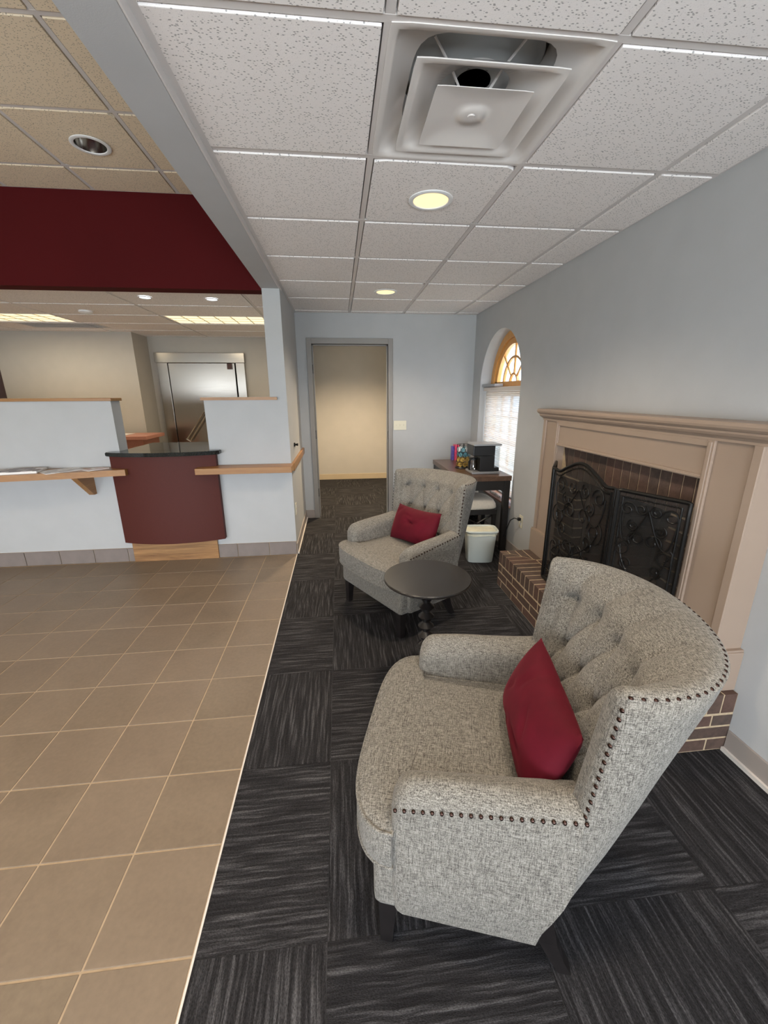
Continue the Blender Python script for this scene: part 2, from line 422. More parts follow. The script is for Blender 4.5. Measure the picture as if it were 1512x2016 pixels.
# ---------- walls
wl = []
# right wall with fireplace hole and arched window hole
WY0, WY1, WZ0, WSP = 3.72, 4.82, .43, 1.59
WR = (WY1-WY0)/2; WYC = (WY0+WY1)/2; XO = XR + .27
FY0, FY1, FZ0, FZ1 = 1.74, 2.52, .29, .96
bm = bmesh.new()
def slab(bm, y0, y1, z0, z1): bx(bm, XR, XO, y0, y1, z0, z1)
slab(bm, YB-.2, FY0, 0, ZC+.20); slab(bm, FY0, FY1, FZ1, ZC+.20); slab(bm, FY0, FY1, 0, FZ0); slab(bm, FY1, WY0, 0, ZC+.20)
slab(bm, WY0, WY1, 0, WZ0); slab(bm, WY1, YI+.2, 0, ZC+.2)
nA = 40
aY = [WYC - WR*math.cos(PI*k/nA) for k in range(nA+1)]; aZ = [WSP + WR*math.sin(PI*k/nA) for k in range(nA+1)]
for k in range(nA):
    for X in (XR, XO): quad(bm, (X, aY[k], aZ[k]), (X, aY[k+1], aZ[k+1]), (X, aY[k+1], ZC+.20), (X, aY[k], ZC+.20))
    quad(bm, (XR, aY[k], aZ[k]), (XO, aY[k], aZ[k]), (XO, aY[k+1], aZ[k+1]), (XR, aY[k+1], aZ[k+1]))
struct('wall_right', bm, 'wall_paint', 'grey-blue painted wall with fireplace and arched window')
# end wall with doorway
DX0, DX1, DZ = -.285, .60, 2.075
struct('wall_back', B((XL-.15, DX0, YE, YE+.12, 0, ZC+.20), (DX1, XR+.1, YE, YE+.12, 0, ZC+.20), (DX0, DX1, YE, YE+.12, DZ, ZC+.20)), 'wall_paint', 'end wall with the open doorway')
struct('wall_left', B((-.602, XL, YR+.15, YI, 0, ZC+.08)), 'wall_paint', 'short side wall running back from the reception pillar')
# reception wall: lower wall, pony walls, pillar
struct('wall_counter', B((XH, -1.94, YR, YR+.15, 0, 1.472), (-1.94, -1.173, YR, YR+.15, 0, 1.0), (-1.173, -.602, YR, YR+.15, 0, 1.472), (-.602, XL, YR, YR+.15, 0, 2.372)), 'wall_paint', 'half-height reception wall with a gap at the counter and a full-height pillar at its right end')
struct('trim_2', B((-.607, -.463, YB, YR+.15, 2.366, ZH+.2)), 'beam_paint', 'long painted beam dividing the two ceilings')
struct('trim_3', B((XL-.008, XL+.02, YB, YE, 2.397, 2.404), (XL-.008, XL-.002, YB, YE, 2.366, 2.404)), 'grid_metal', 'metal angle along the top of the beam')
struct('wall_fascia', B((XH, -.607, YR, YR+.15, 2.35, ZH+.2)), 'red_paint', 'deep red band of wall above the reception opening')
# rooms behind
struct('wall_rear', B((XH-.2, XR+.4, YI, YI+.15, 0, 2.9)), 'warm_lit_paint', 'rear wall of the office and hallway')
struct('wall_office', B((XH, -3.06, 7.02, YI, 0, 2.62)), 'warm_lit_paint', 'warm-lit wall section stepping forward left of the steel door')
struct('wall_side', B((XH-.2, XH, YB-.2, YI+.2, 0, 3.2)), 'wall_paint', 'far left wall of the lobby')
hz = [(-5.6, -3.75), (-3.0, -1.2), (-.35, 1.4)]
bm = bmesh.new(); px = XH-.2
for a, b in hz:
    bx(bm, px, a, YB-.2, YB, 0, 3.2); bx(bm, a, b, YB-.2, YB, 0, .42); bx(bm, a, b, YB-.2, YB, 1.75, 3.2); px = b
bx(bm, px, XR+.3, YB-.2, YB, 0, 3.2)
struct('wall_front', bm, 'wall_paint', 'front wall with big windows behind the viewer')
struct('wall_soffit', B((-.607, -.6, YR+.15, YI, 2.44, 3.2), (XH, -.6, YR+.13, YR+.15, 2.44, 3.2)), 'wall_paint')
# baseboards
def base(name, boxes, mat='baseboard_vinyl'): return struct(name, B(*boxes, bev=.002), mat)
base('baseboard_right', [(XR-.010, XR, YB, 1.28, 0, .105), (XR-.010, XR, 2.99, YE, 0, .105)])
base('baseboard_back', [(XL, -.345, YE-.010, YE, 0, .105), (.655, XR, YE-.010, YE, 0, .105)])
base('baseboard_left', [(XL, XL+.010, YR+.002, YE, 0, .105)])
struct('trim_4', B((XR-.022, XR-.010, YB, 1.28, 0, .018), (XL+.010, XL+.020, YR, YE, 0, .016)), 'white_lip', 'pale toe strip at the foot of the baseboards')
base('baseboard_rear', [(-.45, XR, YI-.012, YI, 0, .10)], 'hall_baseboard')
# tiled base along the reception wall
bt = struct('baseboard_counter', B((-4.9, -1.967, YR-.006, YR, 0, .132), (-1.197, XL, YR-.006, YR, 0, .132)), 'grout', 'row of brown base tiles at the foot of the reception wall')
for a, b in [(-4.9, -1.967), (-1.197, XL)]:
    x = b; first = True
    while x > a + .02:
        wd = (.262 if b == XL else .055) if first else .3; first = False
        x0 = max(a, x-wd); put('base_tile', tile_mesh(x-x0-.006, .012, .13, 'base_tile', .001), bt, ((x+x0)/2, YR-.008, .131)); x -= wd

# ---------- doorway
dfm = struct('door_1', B((-.343, DX0, YE-.018, YE+.138, 0, 2.137), (DX1, .655, YE-.018, YE+.138, 0, 2.137), (DX0, DX1, YE-.018, YE+.138, DZ, 2.137), bev=.003), 'frame_paint', 'grey painted steel door frame, open, in the end wall')
obj('door_stop', B((DX0, DX0+.014, YE+.05, YE+.09, 0, DZ), (DX1-.014, DX1, YE+.05, YE+.09, 0, DZ), (DX0, DX1, YE+.05, YE+.09, DZ-.014, DZ)), 'frame_paint', dfm)
for z in (.33, 1.05, 1.80): obj('hinge', B((DX0, DX0+.006, YE-.012, YE+.02, z-.05, z+.05)), 'black_metal', dfm)
obj('strike_plate', B((DX1-.004, DX1, YE+.0, YE+.035, .98, 1.08)), 'black_metal', dfm)

# ---------- arched window
win = struct('window_1', B((XR-.015, XO-.02, WY0+.001, WY1-.001, WZ0, WZ0+.022), bev=.003), 'sill_wood', 'round-headed window with oak frame and white cellular shade')
def arch_band(bm, r0, r1, x0, x1, zc=WSP, yc=WYC, n=40, a0=0, a1=PI):
    P = []
    for k in range(n+1):
        a = a0 + (a1-a0)*k/n; cy, cz = math.cos(a), math.sin(a)
        P.append([bm.verts.new((x, yc+r*cy, zc+r*cz)) for x, r in ((x0, r0), (x0, r1), (x1, r1), (x1, r0))])
    for A, Bq in zip(P, P[1:]):
        for k in range(4): bm.faces.new((A[k], A[(k+1) % 4], Bq[(k+1) % 4], Bq[k]))
    bm.faces.new(P[0][::-1]); bm.faces.new(P[-1])
bm = bmesh.new(); arch_band(bm, WR-.075, WR, XR+.125, XR+.20)
bx(bm, XR+.125, XR+.20, WY0, WY1, WSP-.045, WSP); obj('arch_casing', bm, 'oak_orange', win, True)
bm = bmesh.new(); arch_band(bm, WR-.135, WR-.080, XR+.145, XR+.185); bx(bm, XR+.145, XR+.185, WY0+.08, WY1-.08, WSP, WSP+.05); obj('sash_frame', bm, 'oak_orange', win, True)
bm = bmesh.new(); zb = WSP+.03
arch_band(bm, .085, .105, XR+.155, XR+.180, zc=zb); arch_band(bm, .25, .272, XR+.155, XR+.180, zc=zb)
for a in (PI*.25, PI*.5, PI*.75):
    p0 = Vector((XR+.167, WYC+.095*math.cos(a), zb+.095*math.sin(a))); p1 = Vector((XR+.167, WYC+.42*math.cos(a), zb+.42*math.sin(a)))
    tube(bm, [p0, p1], .012, 6)
obj('muntin', bm, 'oak_orange', win, True)
bm = bmesh.new(); vs = [bm.verts.new((XR+.172, aY[k]*.84+WYC*.16, WSP+(aZ[k]-WSP)*.84+.02)) for k in range(nA+1)]; bm.faces.new(vs); obj('pane', bm, 'window_glass', win)
bm = bmesh.new()
bx(bm, XR+.125, XR+.19, WY0, WY0+.06, WZ0, WSP-.045); bx(bm, XR+.125, XR+.19, WY1-.06, WY1, WZ0, WSP-.045)
bx(bm, XR+.14, XR+.18, WY0+.06, WY1-.06, .985, 1.03); bx(bm, XR+.125, XR+.19, WY0+.06, WY1-.06, WZ0, WZ0+.06); bx(bm, XR+.14, XR+.18, WY0+.06, WY1-.06, WSP-.10, WSP-.045)
for k in range(1, 4): y = WY0+.06+(WY1-WY0-.12)*k/4; bx(bm, XR+.152, XR+.172, y-.012, y+.012, WZ0, WSP-.045)
for z in (.72, 1.27): bx(bm, XR+.152, XR+.172, WY0+.06, WY1-.06, z-.012, z+.012)
obj('lower_sash', bm, 'oak_orange', win)
obj('pane', B((XR+.160, XR+.163, WY0+.05, WY1-.05, WZ0+.05, WSP-.05)), 'window_glass', win)
# cellular shade
sh = thing('pleated_blind', 'white pleated cellular shade lowered over the lower half of the arched window', 'blind', (XR+.075, WYC, 1.0))
bm = bmesh.new(); npl = 54; z0, z1 = .50-1.0, 1.545-1.0; prev = None
for s_ in (1,):
    rows = []
    for k in range(npl*2+1):
        z = z0 + (z1-z0)*k/(npl*2); x = -.006 if k % 2 else .006
        rows.append([bm.verts.new((x, -WR+.015, z)), bm.verts.new((x, WR-.015, z))])
    for a, b in zip(rows, rows[1:]): bm.faces.new((a[0], a[1], b[1], b[0]))
obj('pleated_cloth', bm, 'shade_cloth', sh)
obj('head_rail', B((-.035, .03, -WR+.01, WR-.01, .545, .585), bev=.004), 'ornament_white', sh)
obj('bottom_rail', B((-.015, .015, -WR+.012, WR-.012, -.515, -.50), bev=.003), 'ornament_white', sh)
tag(obj('window_ledge_box', B((XR+.02, XR+.115, WYC+.15, WY1-.01, WSP+.0, WSP+.028), bev=.003), 'grey_plastic'), 'small grey box lying on top of the shade rail at the window arch', 'box')
tag(obj('sill_ornament', None or (lambda bm: (tube(bm, [(XR+.02+.012*math.sin(k*1.9), 4.05+.012*k, WZ0+.035+.006*math.cos(k*2.3)) for k in range(26)], .007, 6), bm)[1])(bmesh.new()), 'ornament_white', smooth=True), 'pale twisted cord lying on the wooden sill beneath the console table', 'cord')

# outside
struct('ground', B((-30, 40, -40, -2.66, -.3, -.2), (2.6, 40, -2.66, 40, -.3, -.2)), 'pale_ground', 'ground outside the building')
bld = thing('outside_building', 'pale brick building wall seen through the arched window', 'building', (5.2, 11, -.2))
obj('brick_wall', B((0, 1, -13, 13, 0, 5.6)), 'outside_brick', bld)
for k in range(6): obj('window_pane', B((-.03, .02, -7+2.5*k, -6+2.5*k, 1.2, 3.0)), 'ext_window', bld)

# ------------------------------------------------------------------ reception
for a, b, lab in ((-4.9, -1.925, 'long oak cap along the top of the left half wall'), (-1.195, -.54, 'short oak cap on the half wall beside the pillar')):
    if b > -1: bm = B((a, -.604, YR-.02, YR+.165, 1.472, 1.497), (-.604, b, YR-.02, YR-.001, 1.472, 1.497))
    else: bm = B((a, b, YR-.02, YR+.165, 1.472, 1.497), bev=.003)
    tag(obj('oak_ledge', bm, 'oak'), lab, 'ledge')
# counter: curved laminate front, granite top, hickory kick
ctr = thing('reception_counter', 'bowed red-brown laminate reception counter with a polished black granite top', 'counter', (-1.55, 3.86, 0))
def bow(x, half, y_end, y_mid): return y_end + (y_mid - y_end) * (1 - (x/half)**2)
def bowpoly(half, ye, ym, yb, n=24, xo=0):
    pts = [(-half + 2*half*k/n, bow(-half + 2*half*k/n, half, ye, ym)) for k in range(n+1)]
    return [(x+xo, y) for x, y in pts] + [(half+xo, yb), (-half+xo, yb)]
bm = bmesh.new(); prism(bm, bowpoly(.448, -.055, -.145, -.002, xo=-.008), .205, 1.008); obj('front_panel', bm, 'laminate_red', ctr, True)
bm = bmesh.new(); prism(bm, bowpoly(.478, -.075, -.178, -.003, xo=.002), 1.009, 1.043); bmesh.ops.bevel(bm, geom=[e for e in bm.edges if abs(e.verts[0].co.z-e.verts[1].co.z) < 1e-5], offset=.005, segments=2, affect='EDGES')
bx(bm, -.388, .376, -.004, .68, 1.009, 1.043)
obj('granite_top', bm, 'granite', ctr, True, math.radians(25))
obj('kick_board', B((-.417, .353, -.022, -.003, 0, .204), bev=.001), 'hickory', ctr)
obj('cabinet', B((-.388, .376, .17, .62, 0, 1.008)), 'laminate_red', ctr)
# shelves
sh1 = thing('writing_shelf', 'long oak writing shelf holding magazines along the left half wall', 'shelf', (-2.9, 3.86, .85))
bm = bmesh.new(); poly = [(1.05, -.152), (1.05, -.002), (-2.0, -.002), (-2.0, -.32), (-.6, -.325), (.15, -.312), (.6, -.25)]
prism(bm, poly[::-1], 0, .052); obj('board', bm, 'oak', sh1)
bm = bmesh.new()
pts = [(-.21-.0, 0), (0, 0), (0, -.15)]
for X in (.66, -1.2):
    bm2 = bmesh.new(); a = [bm2.verts.new((X, y, z)) for y, z in ((-.24, 0), (-.002, 0), (-.002, -.185), (-.04, -.185))]; b = [bm2.verts.new((X+.045, y, z)) for y, z in ((-.24, 0), (-.002, 0), (-.002, -.185), (-.04, -.185))]
    bm2.faces.new(a); bm2.faces.new(b[::-1])
    for k in range(4): bm2.faces.new((a[k], b[k], b[(k+1) % 4], a[(k+1) % 4]))
    obj('bracket', bm2, 'oak_y', sh1)
bm.free()
tag(obj('writing_shelf', B((-1.26, XL+.024, YR-.195, YR-.002, .848, .902), bev=.002), 'oak'), 'short oak shelf crossing from the red counter to the wall corner', 'shelf')
tag(obj('chair_rail', B((XL+.001, XL+.027, YR+.002, YE-.02, .83, .90), bev=.003), 'oak_y'), 'oak chair rail along the short side wall towards the doorway', 'rail')
# magazines
def magazine(x, y, w_, d_, rz, mat, lab, t=.008, z=.903):
    o = thing('magazine', lab, 'magazine', (x, y, z), rz, None)
    obj('pages', B((-w_/2+.002, w_/2-.002, -d_/2+.002, d_/2-.002, 0, t)), 'paper', o)
    obj('cover', B((-w_/2, w_/2, -d_/2, d_/2, t, t+.001)), mat, o)
magazine(-2.66, 3.70, .22, .29, -1.35, 'mag_cover_dark', 'thick dark-covered magazine lying nearest the left frame edge on the shelf', .018)
magazine(-2.88, 3.73, .22, .28, -1.2, 'mag_cover_light', 'pale magazine partly under the thick dark one at the frame edge', .006, z=.9025)
magazine(-2.36, 3.72, .21, .28, -.75, 'mag_cover_light', 'thin pale magazine lying between the thick magazine and the pink leaflet', .004)
magazine(-2.11, 3.755, .12, .17, -.6, 'mag_cover_pink', 'small pinkish leaflet lying nearest the red counter', .006)
# office desk, vault door, fixtures behind
od = thing('office_desk', 'salmon laminate desk end standing behind the granite counter', 'desk', (-3.3, 6.6, 0))
obj('top', B((-1.1, .55, -.35, .30, .905, .955), bev=.003), 'laminate_pink', od)
obj('body', B((-1.05, .47, -.28, .27, 0, .904)), 'laminate_pink', od)
tag(obj('paper_sheet', B((-3.6, -3.12, 6.35, 6.75, .956, .960)), 'paper'), 'white paper sheets lying on the salmon office desk', 'paper')
vd = thing('vault_door', 'brushed steel vault door in a heavy steel surround behind the counter', 'door', (-2.24, YI-.01, 0))
obj('header_panel', B((-.71, .71, -.10, 0, 2.03, 2.185), bev=.004), 'brushed_steel', vd)
obj('side_panel', B((-.69, -.53, -.08, 0, 0, 2.03), bev=.003), 'brushed_steel', vd)
obj('side_panel', B((.56, .70, -.08, 0, 0, 2.03), bev=.003), 'brushed_steel', vd)
obj('door_leaf', B((-.522, .535, -.065, 0, 0, 2.025), bev=.003), 'brushed_steel', vd)
obj('leaf_gap', B((.536, .559, -.03, 0, 0, 2.028)), 'void_black', vd)
obj('hinge_block', B((.42, .50, -.10, -.06, 1.93, 2.02), bev=.004), 'brass_dark', vd)
bm = bmesh.new(); tube(bm, [(-.36, -.13, .79), (-.36+.34, -.13, 1.25)], .012, 8); tube(bm, [(-.31, -.13, .76), (-.31+.34, -.13, 1.22)], .012, 8); tube(bm, [(-.37, -.13, .80), (-.30, -.13, .75)], .012, 8); tube(bm, [(-.02, -.13, 1.25), (-.02, -.05, 1.25)], .015, 8)
obj('lever_handle', bm, 'chrome', vd, True)
dd = struct('door_2', B((-5.6, -4.99, 6.995, 7.02, 0, 2.1)), 'dark_door', 'dark door at the far left of the office')

# ------------------------------------------------------------------ ceiling fixtures
def can_light(name, label, x, y, z, r, lit, group=None):
    t = thing(name, label, 'ceiling light', (x, y, z-.006), 0, group)
    bm = bmesh.new(); lathe(bm, [(r*.86, 0), (r, 0), (r*1.1, .001), (r*1.1, -.003), (r, -.007), (r*.88, -.004), (r*.86, 0)], 40, cap=False); obj('trim_ring', bm, 'white_paint', t, True)
    if lit == 'off':
        bm = bmesh.new(); lathe(bm, [(r*.88, -.002), (r*.86, .02), (r*.7, .10), (r*.45, .14)], 40, cap=False); f = bm.faces.new([v_ for v_ in bm.verts if v_.co.z > .13]); obj('reflector', bm, 'chrome', t, True)
    else:
        bm = bmesh.new(); lathe(bm, [(r*.87, -.001), (r*.85, .004), (.001, .006)], 40); obj('lens', bm, 'lamp_warm' if lit == 'warm' else 'lamp_cool', t, True)
    return t
# holes are shallow: the lens sits flush in the tile; unlit can has its own recess drawn down as a shallow bowl
can_light('downlight', 'round warm ceiling downlight nearest the square air diffuser', .466, 2.225, ZC-.004, .095, 'warm')
can_light('downlight', 'smaller-looking warm ceiling downlight farther back, nearest the end wall', .453, 4.027, ZC-.004, .095, 'warm')
can_light('downlight', 'small cool-white downlight over the counter, left one of two', -1.827, 4.607, ZI-.004, .055, 'cool')
can_light('downlight', 'small cool-white downlight over the counter, nearest the pillar', -1.212, 4.643, ZI-.004, .055, 'cool')
lamp('downlight_lamp', (.466, 2.225, ZC-.03), 62, WARM); lamp('downlight_lamp', (.466, .40, ZC-.03), 42, WARM)
for x_, y_ in ((-2.68, 1.4), (-2.68, -.4), (-4.5, 1.4), (-1.2, .2)): lamp('downlight_lamp', (x_, y_, ZH-.03), 55, WARM); can_light('downlight', {(-2.68, 1.4): 'lit downlight of the high ceiling nearest the red band, above the frame', (-2.68, -.4): 'added unseen downlight of the high ceiling behind the viewer on the left', (-4.5, 1.4): 'added unseen downlight of the high ceiling farthest left of the viewer', (-1.2, .2): 'added unseen downlight of the high ceiling beside the beam above the viewer'}[(x_, y_)], x_, y_, ZH-.004, .10, 'warm')  # unseen lamps added for warm light; red band's glow shows only the nearest
can_light('downlight', 'lit downlight of the sitting area ceiling above the viewer', .466, .40, ZC-.004, .095, 'warm')
lamp('downlight_lamp', (.453, 4.027, ZC-.03), 62, WARM)
lamp('downlight_lamp', (-1.827, 4.607, ZI-.03), 12, (.9, .95, 1)); lamp('downlight_lamp', (-1.212, 4.643, ZI-.03), 12, (.9, .95, 1))
can_light('downlight', 'unlit chrome ceiling downlight in the warm-lit high ceiling', -1.465, 3.228, ZH-.004, .10, 'off')
# troffers
for k, (x, lab) in enumerate(((-1.48, 'long lit fluorescent troffer above the steel vault door'), (-3.92, 'long lit fluorescent troffer at the left frame edge'))):
    t = thing('troffer_light', lab, 'ceiling light', (x, 5.915, ZI))
    obj('frame', B((-.60, .60, -.295, -.275, -.004, .03), (-.60, .60, .275, .295, -.004, .03), (-.60, -.58, -.275, .275, -.004, .03), (.58, .60, -.275, .275, -.004, .03)), 'grid_metal', t)
    obj('lens', B((-.58, .58, -.275, .275, .006, .02)), 'troffer_lens', t)
    obj('louvre', B(*[(-.58+1.16*i/6-.006, -.58+1.16*i/6+.006, -.275, .275, -.001, .005) for i in range(1, 6)], *[(-.58, .58, y-.004, y+.004, -.001, .005) for y in (-.09, .09)]), 'ivory_plastic', t)
    area('troffer_lamp', (x, 5.915, ZI-.03), (0, 0, 0), 1.1, .5, 15, (1, .86, .62))
vt = thing('air_vent', 'dark slotted ceiling air vent beside the left troffer', 'air vent', (-3.65, 6.45, ZI-.002))
obj('frame', B((-.5, .5, -.2, -.17, -.006, .004), (-.5, .5, .17, .2, -.006, .004), (-.5, -.47, -.17, .17, -.006, .004), (.47, .5, -.17, .17, -.006, .004)), 'grid_metal', vt)
obj('backing', B((-.47, .47, -.17, .17, -.003, .001)), 'void_black', vt)
for k in range(5): obj('slat', B((-.47, .47, -.13+.06*k, -.115+.06*k, -.006, -.002)), 'grid_metal', vt)
bm = bmesh.new(); lathe(bm, [(.07, 0), (.07, -.02), (.05, -.035), (.002, -.037)], 28); tag(obj('smoke_detector', bm, 'white_paint', None, True, loc=(-2.79, 5.38, ZI)), 'round white smoke detector on the office ceiling', 'smoke detector')
# hallway lamp
lamp('hall_lamp', (.3, 6.0, 2.38), 210, (1.0, .78, .50), .1, 2.5)
can_light('downlight', 'hallway ceiling downlight beyond the doorway', .3, 6.35, 2.446, .095, 'warm')

# air diffuser
D0 = gx0; cxd, cyd = gx0+.3048, gy0+.3048
df = thing('air_diffuser', 'square white stepped air diffuser with nested cones in the sitting area ceiling', 'air diffuser', (cxd, cyd, ZC))
def sq_ring(h, r, z, n=16):   # superellipse-ish from square h (r=corner exponent) 
    pts = []
    for k in range(n*4):
        a = 2*PI*k/(n*4); ca, sa = math.cos(a), math.sin(a)
        e = r; rad = h / ((abs(ca)**e + abs(sa)**e) ** (1/e)); pts.append((rad*ca, rad*sa, z))
    return pts
def pan(rings, th=None):
    bm = bmesh.new(); loft(bm, [sq_ring(*q) for q in rings], cap=False); return bm
bm = pan([(.302, 60, .004), (.302, 60, -.003), (.284, 60, -.003), (.276, 40, .006), (.255, 14, .024), (.232, 7, .038), (.212, 5, .048), (.212, 5, .13)]); obj('outer_frame', bm, 'white_metal', df, True, math.radians(50))
bm = pan([(.222, 60, -.015), (.222, 60, -.018), (.205, 60, -.018), (.195, 30, -.011), (.170, 9, .006), (.145, 4, .026), (.118, 2.2, .040), (.112, 2, .060)]); obj('middle_cone', bm, 'white_metal', df, True, math.radians(50))
bm = pan([(.222, 60, -.015), (.200, 30, -.006), (.175, 9, .014), (.150, 4, .034), (.118, 2.2, .046), (.112, 2, .062)]); obj('middle_cone_back', bm, 'white_metal', df, True, math.radians(50))
bm = pan([(.001, 2, -.0225), (.011, 2, -.0225), (.013, 2, -.0195), (.042, 2, -.0195), (.044, 2, -.0175), (.065, 3, -.018), (.10, 8, -.021), (.135, 30, -.029), (.147, 60, -.031), (.147, 60, -.029), (.125, 20, -.022), (.06, 3, -.002), (.001, 2, -.002)]); obj('center_plate', bm, 'white_metal', df, True, math.radians(50))
bm = bmesh.new(); lathe(bm, [(.060, .070), (.060, .165)], 6, cap=False); f = bm.faces.new([v_ for v_ in bm.verts if v_.co.z > .16]); obj('duct_neck', bm, 'void_black', df, True)
bm = bmesh.new(); lathe(bm, [(.215, .120), (.19, .124), (.120, .085), (.056, .070)], 48, cap=False); obj('plenum_ring', bm, 'diffuser_grey', df, True)
bm = bmesh.new()
for a in (.6, 2.2, 3.8, 5.4): tube(bm, [(.02*math.cos(a), .02*math.sin(a), -.008), (.11*math.cos(a), .11*math.sin(a), .06), (.19*math.cos(a), .19*math.sin(a), .10)], .004, 6)
obj('support_wire', bm, 'white_metal', df, True)

# ------------------------------------------------------------------ wall fittings
t = thing('light_switch', 'ivory triple light switch plate right of the doorway', 'light switch', (.745, YE, 1.147))
obj('plate', B((-.078, .078, -.007, 0, -.056, .056), bev=.002), 'ivory_plastic', t)
for x in (-.046, 0, .046): obj('toggle', B((x-.005, x+.005, -.018, -.006, -.004, .014), bev=.001), 'ivory_plastic', t)
def outlet(x, y, z, rz, lab):
    t = thing('wall_outlet', lab, 'outlet', (x, y, z), rz)
    obj('plate', B((-.036, .036, -.006, 0, -.058, .058), bev=.002), 'ivory_plastic', t)
    for dz in (-.024, .024): obj('socket', B((-.014, .014, -.008, -.005, dz-.014, dz+.014), bev=.002), 'white_paint', t)
    return t
outlet(XR, 3.46, .378, -PI/2, 'ivory outlet with a black plug between table and fireplace')
outlet(XL, 3.98, .43, PI/2, 'pale wall outlet low on the short side wall')
bm = bmesh.new(); bx(bm, XR-.035, XR-.009, 3.445, 3.475, .388, .415, bev=.003)
tube(bm, [(XR-.03, 3.46, .40), (XR-.05, 3.50, .40), (XR-.055, 3.57, .36), (XR-.05, 3.64, .27), (XR-.05, 3.70, .16), (XR-.05, 3.80, .06), (XR-.05, 3.95, .01)], .0045, 6)
tag(obj('power_cord', bm, 'black_plastic', None, True), 'black power cord from the outlet down behind the console table', 'cord')
bm = bmesh.new(); tube(bm, [(0, 0, 0), (.012, 0, 0), (.014, 0, 0), (.04, 0, 0)], .01, 12, radii=[.02, .02, .009, .012]); tube(bm, [(.035, 0, -.012), (.035, 0, .012)], .006, 8)
tag(obj('door_bumper', bm, 'black_metal', None, True, loc=(XL, 4.2, 1.035)), 'small dark metal knob on the short side wall above the rail', 'knob')

# ------------------------------------------------------------------ brick hearth
HX0, HX1, HY0, HY1, HT = 1.257, XR-.002, 1.283, 2.985, .29
he = thing('brick_hearth', 'raised dark brown brick hearth in front of the fireplace', 'hearth', (HX0, HY0, 0))
LX, LY = HX1-HX0, HY1-HY0
obj('mortar', B((.002, LX, .002, LY-.002, 0, HT-.002)), 'mortar', he)
bcache = {}
def brick_box(parent, x0, x1, y0, y1, z0, z1, name='brick'):
    k = (round(x1-x0, 3), round(y1-y0, 3), round(z1-z0, 3))
    if k not in bcache: bcache[k] = mesh_of(B((-k[0]/2, k[0]/2, -k[1]/2, k[1]/2, -k[2]/2, k[2]/2), bev=.002), 'brick', 'brick')
    return put(name, bcache[k], parent, ((x0+x1)/2, (y0+y1)/2, (z0+z1)/2))
ZT = .192; BL = .205
def brick_poly(parent, poly, z0, z1):
    if len(poly) < 3: return
    bm = bmesh.new(); prism(bm, poly, z0, z1); obj('brick', bm, 'brick', parent)
nr = 25; pw = LY/nr
for k in range(nr):
    y0 = pw*k+.005; y1 = pw*(k+1)-.005
    if k*pw < BL or (k+1)*pw > LY-BL:
        poly = [(0, y0), (BL, y0), (BL, y1), (0, y1)]
        poly = clip(poly, 1, -1, -.006); poly = clip(poly, 1, 1, LY-.006)
        if k*pw < BL and not poly: continue
        brick_poly(he, poly, ZT+.005, HT)
    else: brick_box(he, 0, BL, y0, y1, ZT+.005, HT)
ne = 6; ew = LX/ne
for k in range(ne):
    x0 = ew*k+.004; x1 = ew*(k+1)-.004
    for far in (0, 1):
        poly = [(x0, 0), (x1, 0), (x1, BL), (x0, BL)] if not far else [(x0, LY-BL), (x1, LY-BL), (x1, LY), (x0, LY)]
        poly = clip(poly, -1, 1, -.006) if not far else clip(poly, -1, -1, -LY-.006)
        brick_poly(he, poly, ZT+.005, HT)
y = BL + .01
while y < LY-BL-.03:
    y2 = min(y+.2, LY-BL-.008); brick_box(he, BL+.008, BL+.10, y, y2-.008, ZT+.03, HT); brick_box(he, BL+.108, BL+.172, y, y2-.008, ZT+.03, HT); y = y2
for c, (z0, z1) in enumerate(((.1315, .184), (.0685, .1215), (.004, .0585))):
    y = -.10 if c % 2 else 0
    while y < LY-.01:
        y0 = max(0, y); y1 = min(LY, y+.2)
        if y1-y0 > .03: brick_box(he, 0, .09, y0+(.004 if y0 else 0), y1-(.004 if y1 < LY else 0), z0, z1)
        y += .2035
    x = .10 if c % 2 else .0
    xs_ = [(.096, .19), (.198, LX)] if c % 2 else [(.096, .285), (.293, LX)]
    for a, b in xs_:
        brick_box(he, a, b, 0, .09, z0, z1); brick_box(he, a, b, LY-.09, LY, z0, z1)

# ------------------------------------------------------------------ fireplace surround
fp = thing('fireplace_surround', 'beige painted wooden fireplace mantel and surround on the right wall', 'fireplace', (XR, 2.15, HT))
def F(x0, x1, y0, y1, z0, z1): return (x0-XR, x1-XR, y0-2.15, y1-2.15, z0-HT, z1-HT)
FX = 1.53; XB = XR-.001
OY0, OY1, OZ = 1.56, 2.755, 1.162; SY0, SY1 = 1.325, 2.975
obj('side_panel', B(F(FX, XB, OY1, SY1, HT+.001, 1.33)), 'mantel_paint', fp)
obj('side_panel', B(F(FX, XB, SY0, OY0, HT+.001, 1.33)), 'mantel_paint', fp)
obj('frieze_panel', B(F(FX, XB, OY0, OY1, OZ, 1.33)), 'mantel_paint', fp)
mo = []
for a, b in ((SY1-.035, SY1+.001), (OY1-.0, OY1+.035), (SY0-.001, SY0+.035), (OY0-.035, OY0-.0)): mo.append(F(FX-.012, FX, a, b, .49, 1.327))
for a, b in ((OY1+.008, OY1+.026), (OY0-.026, OY0-.008)): mo.append(F(FX-.017, FX-.011, a, b, .50, 1.32))
mo.append(F(FX-.012, FX, OY0, OY1, OZ, OZ+.018)); mo.append(F(FX-.016, FX-.011, OY0, OY1, OZ+.004, OZ+.010)); mo.append(F(FX-.012, FX, OY0, OY1, 1.30, 1.327))
obj('moulding', B(*mo, bev=.002), 'mantel_paint', fp)
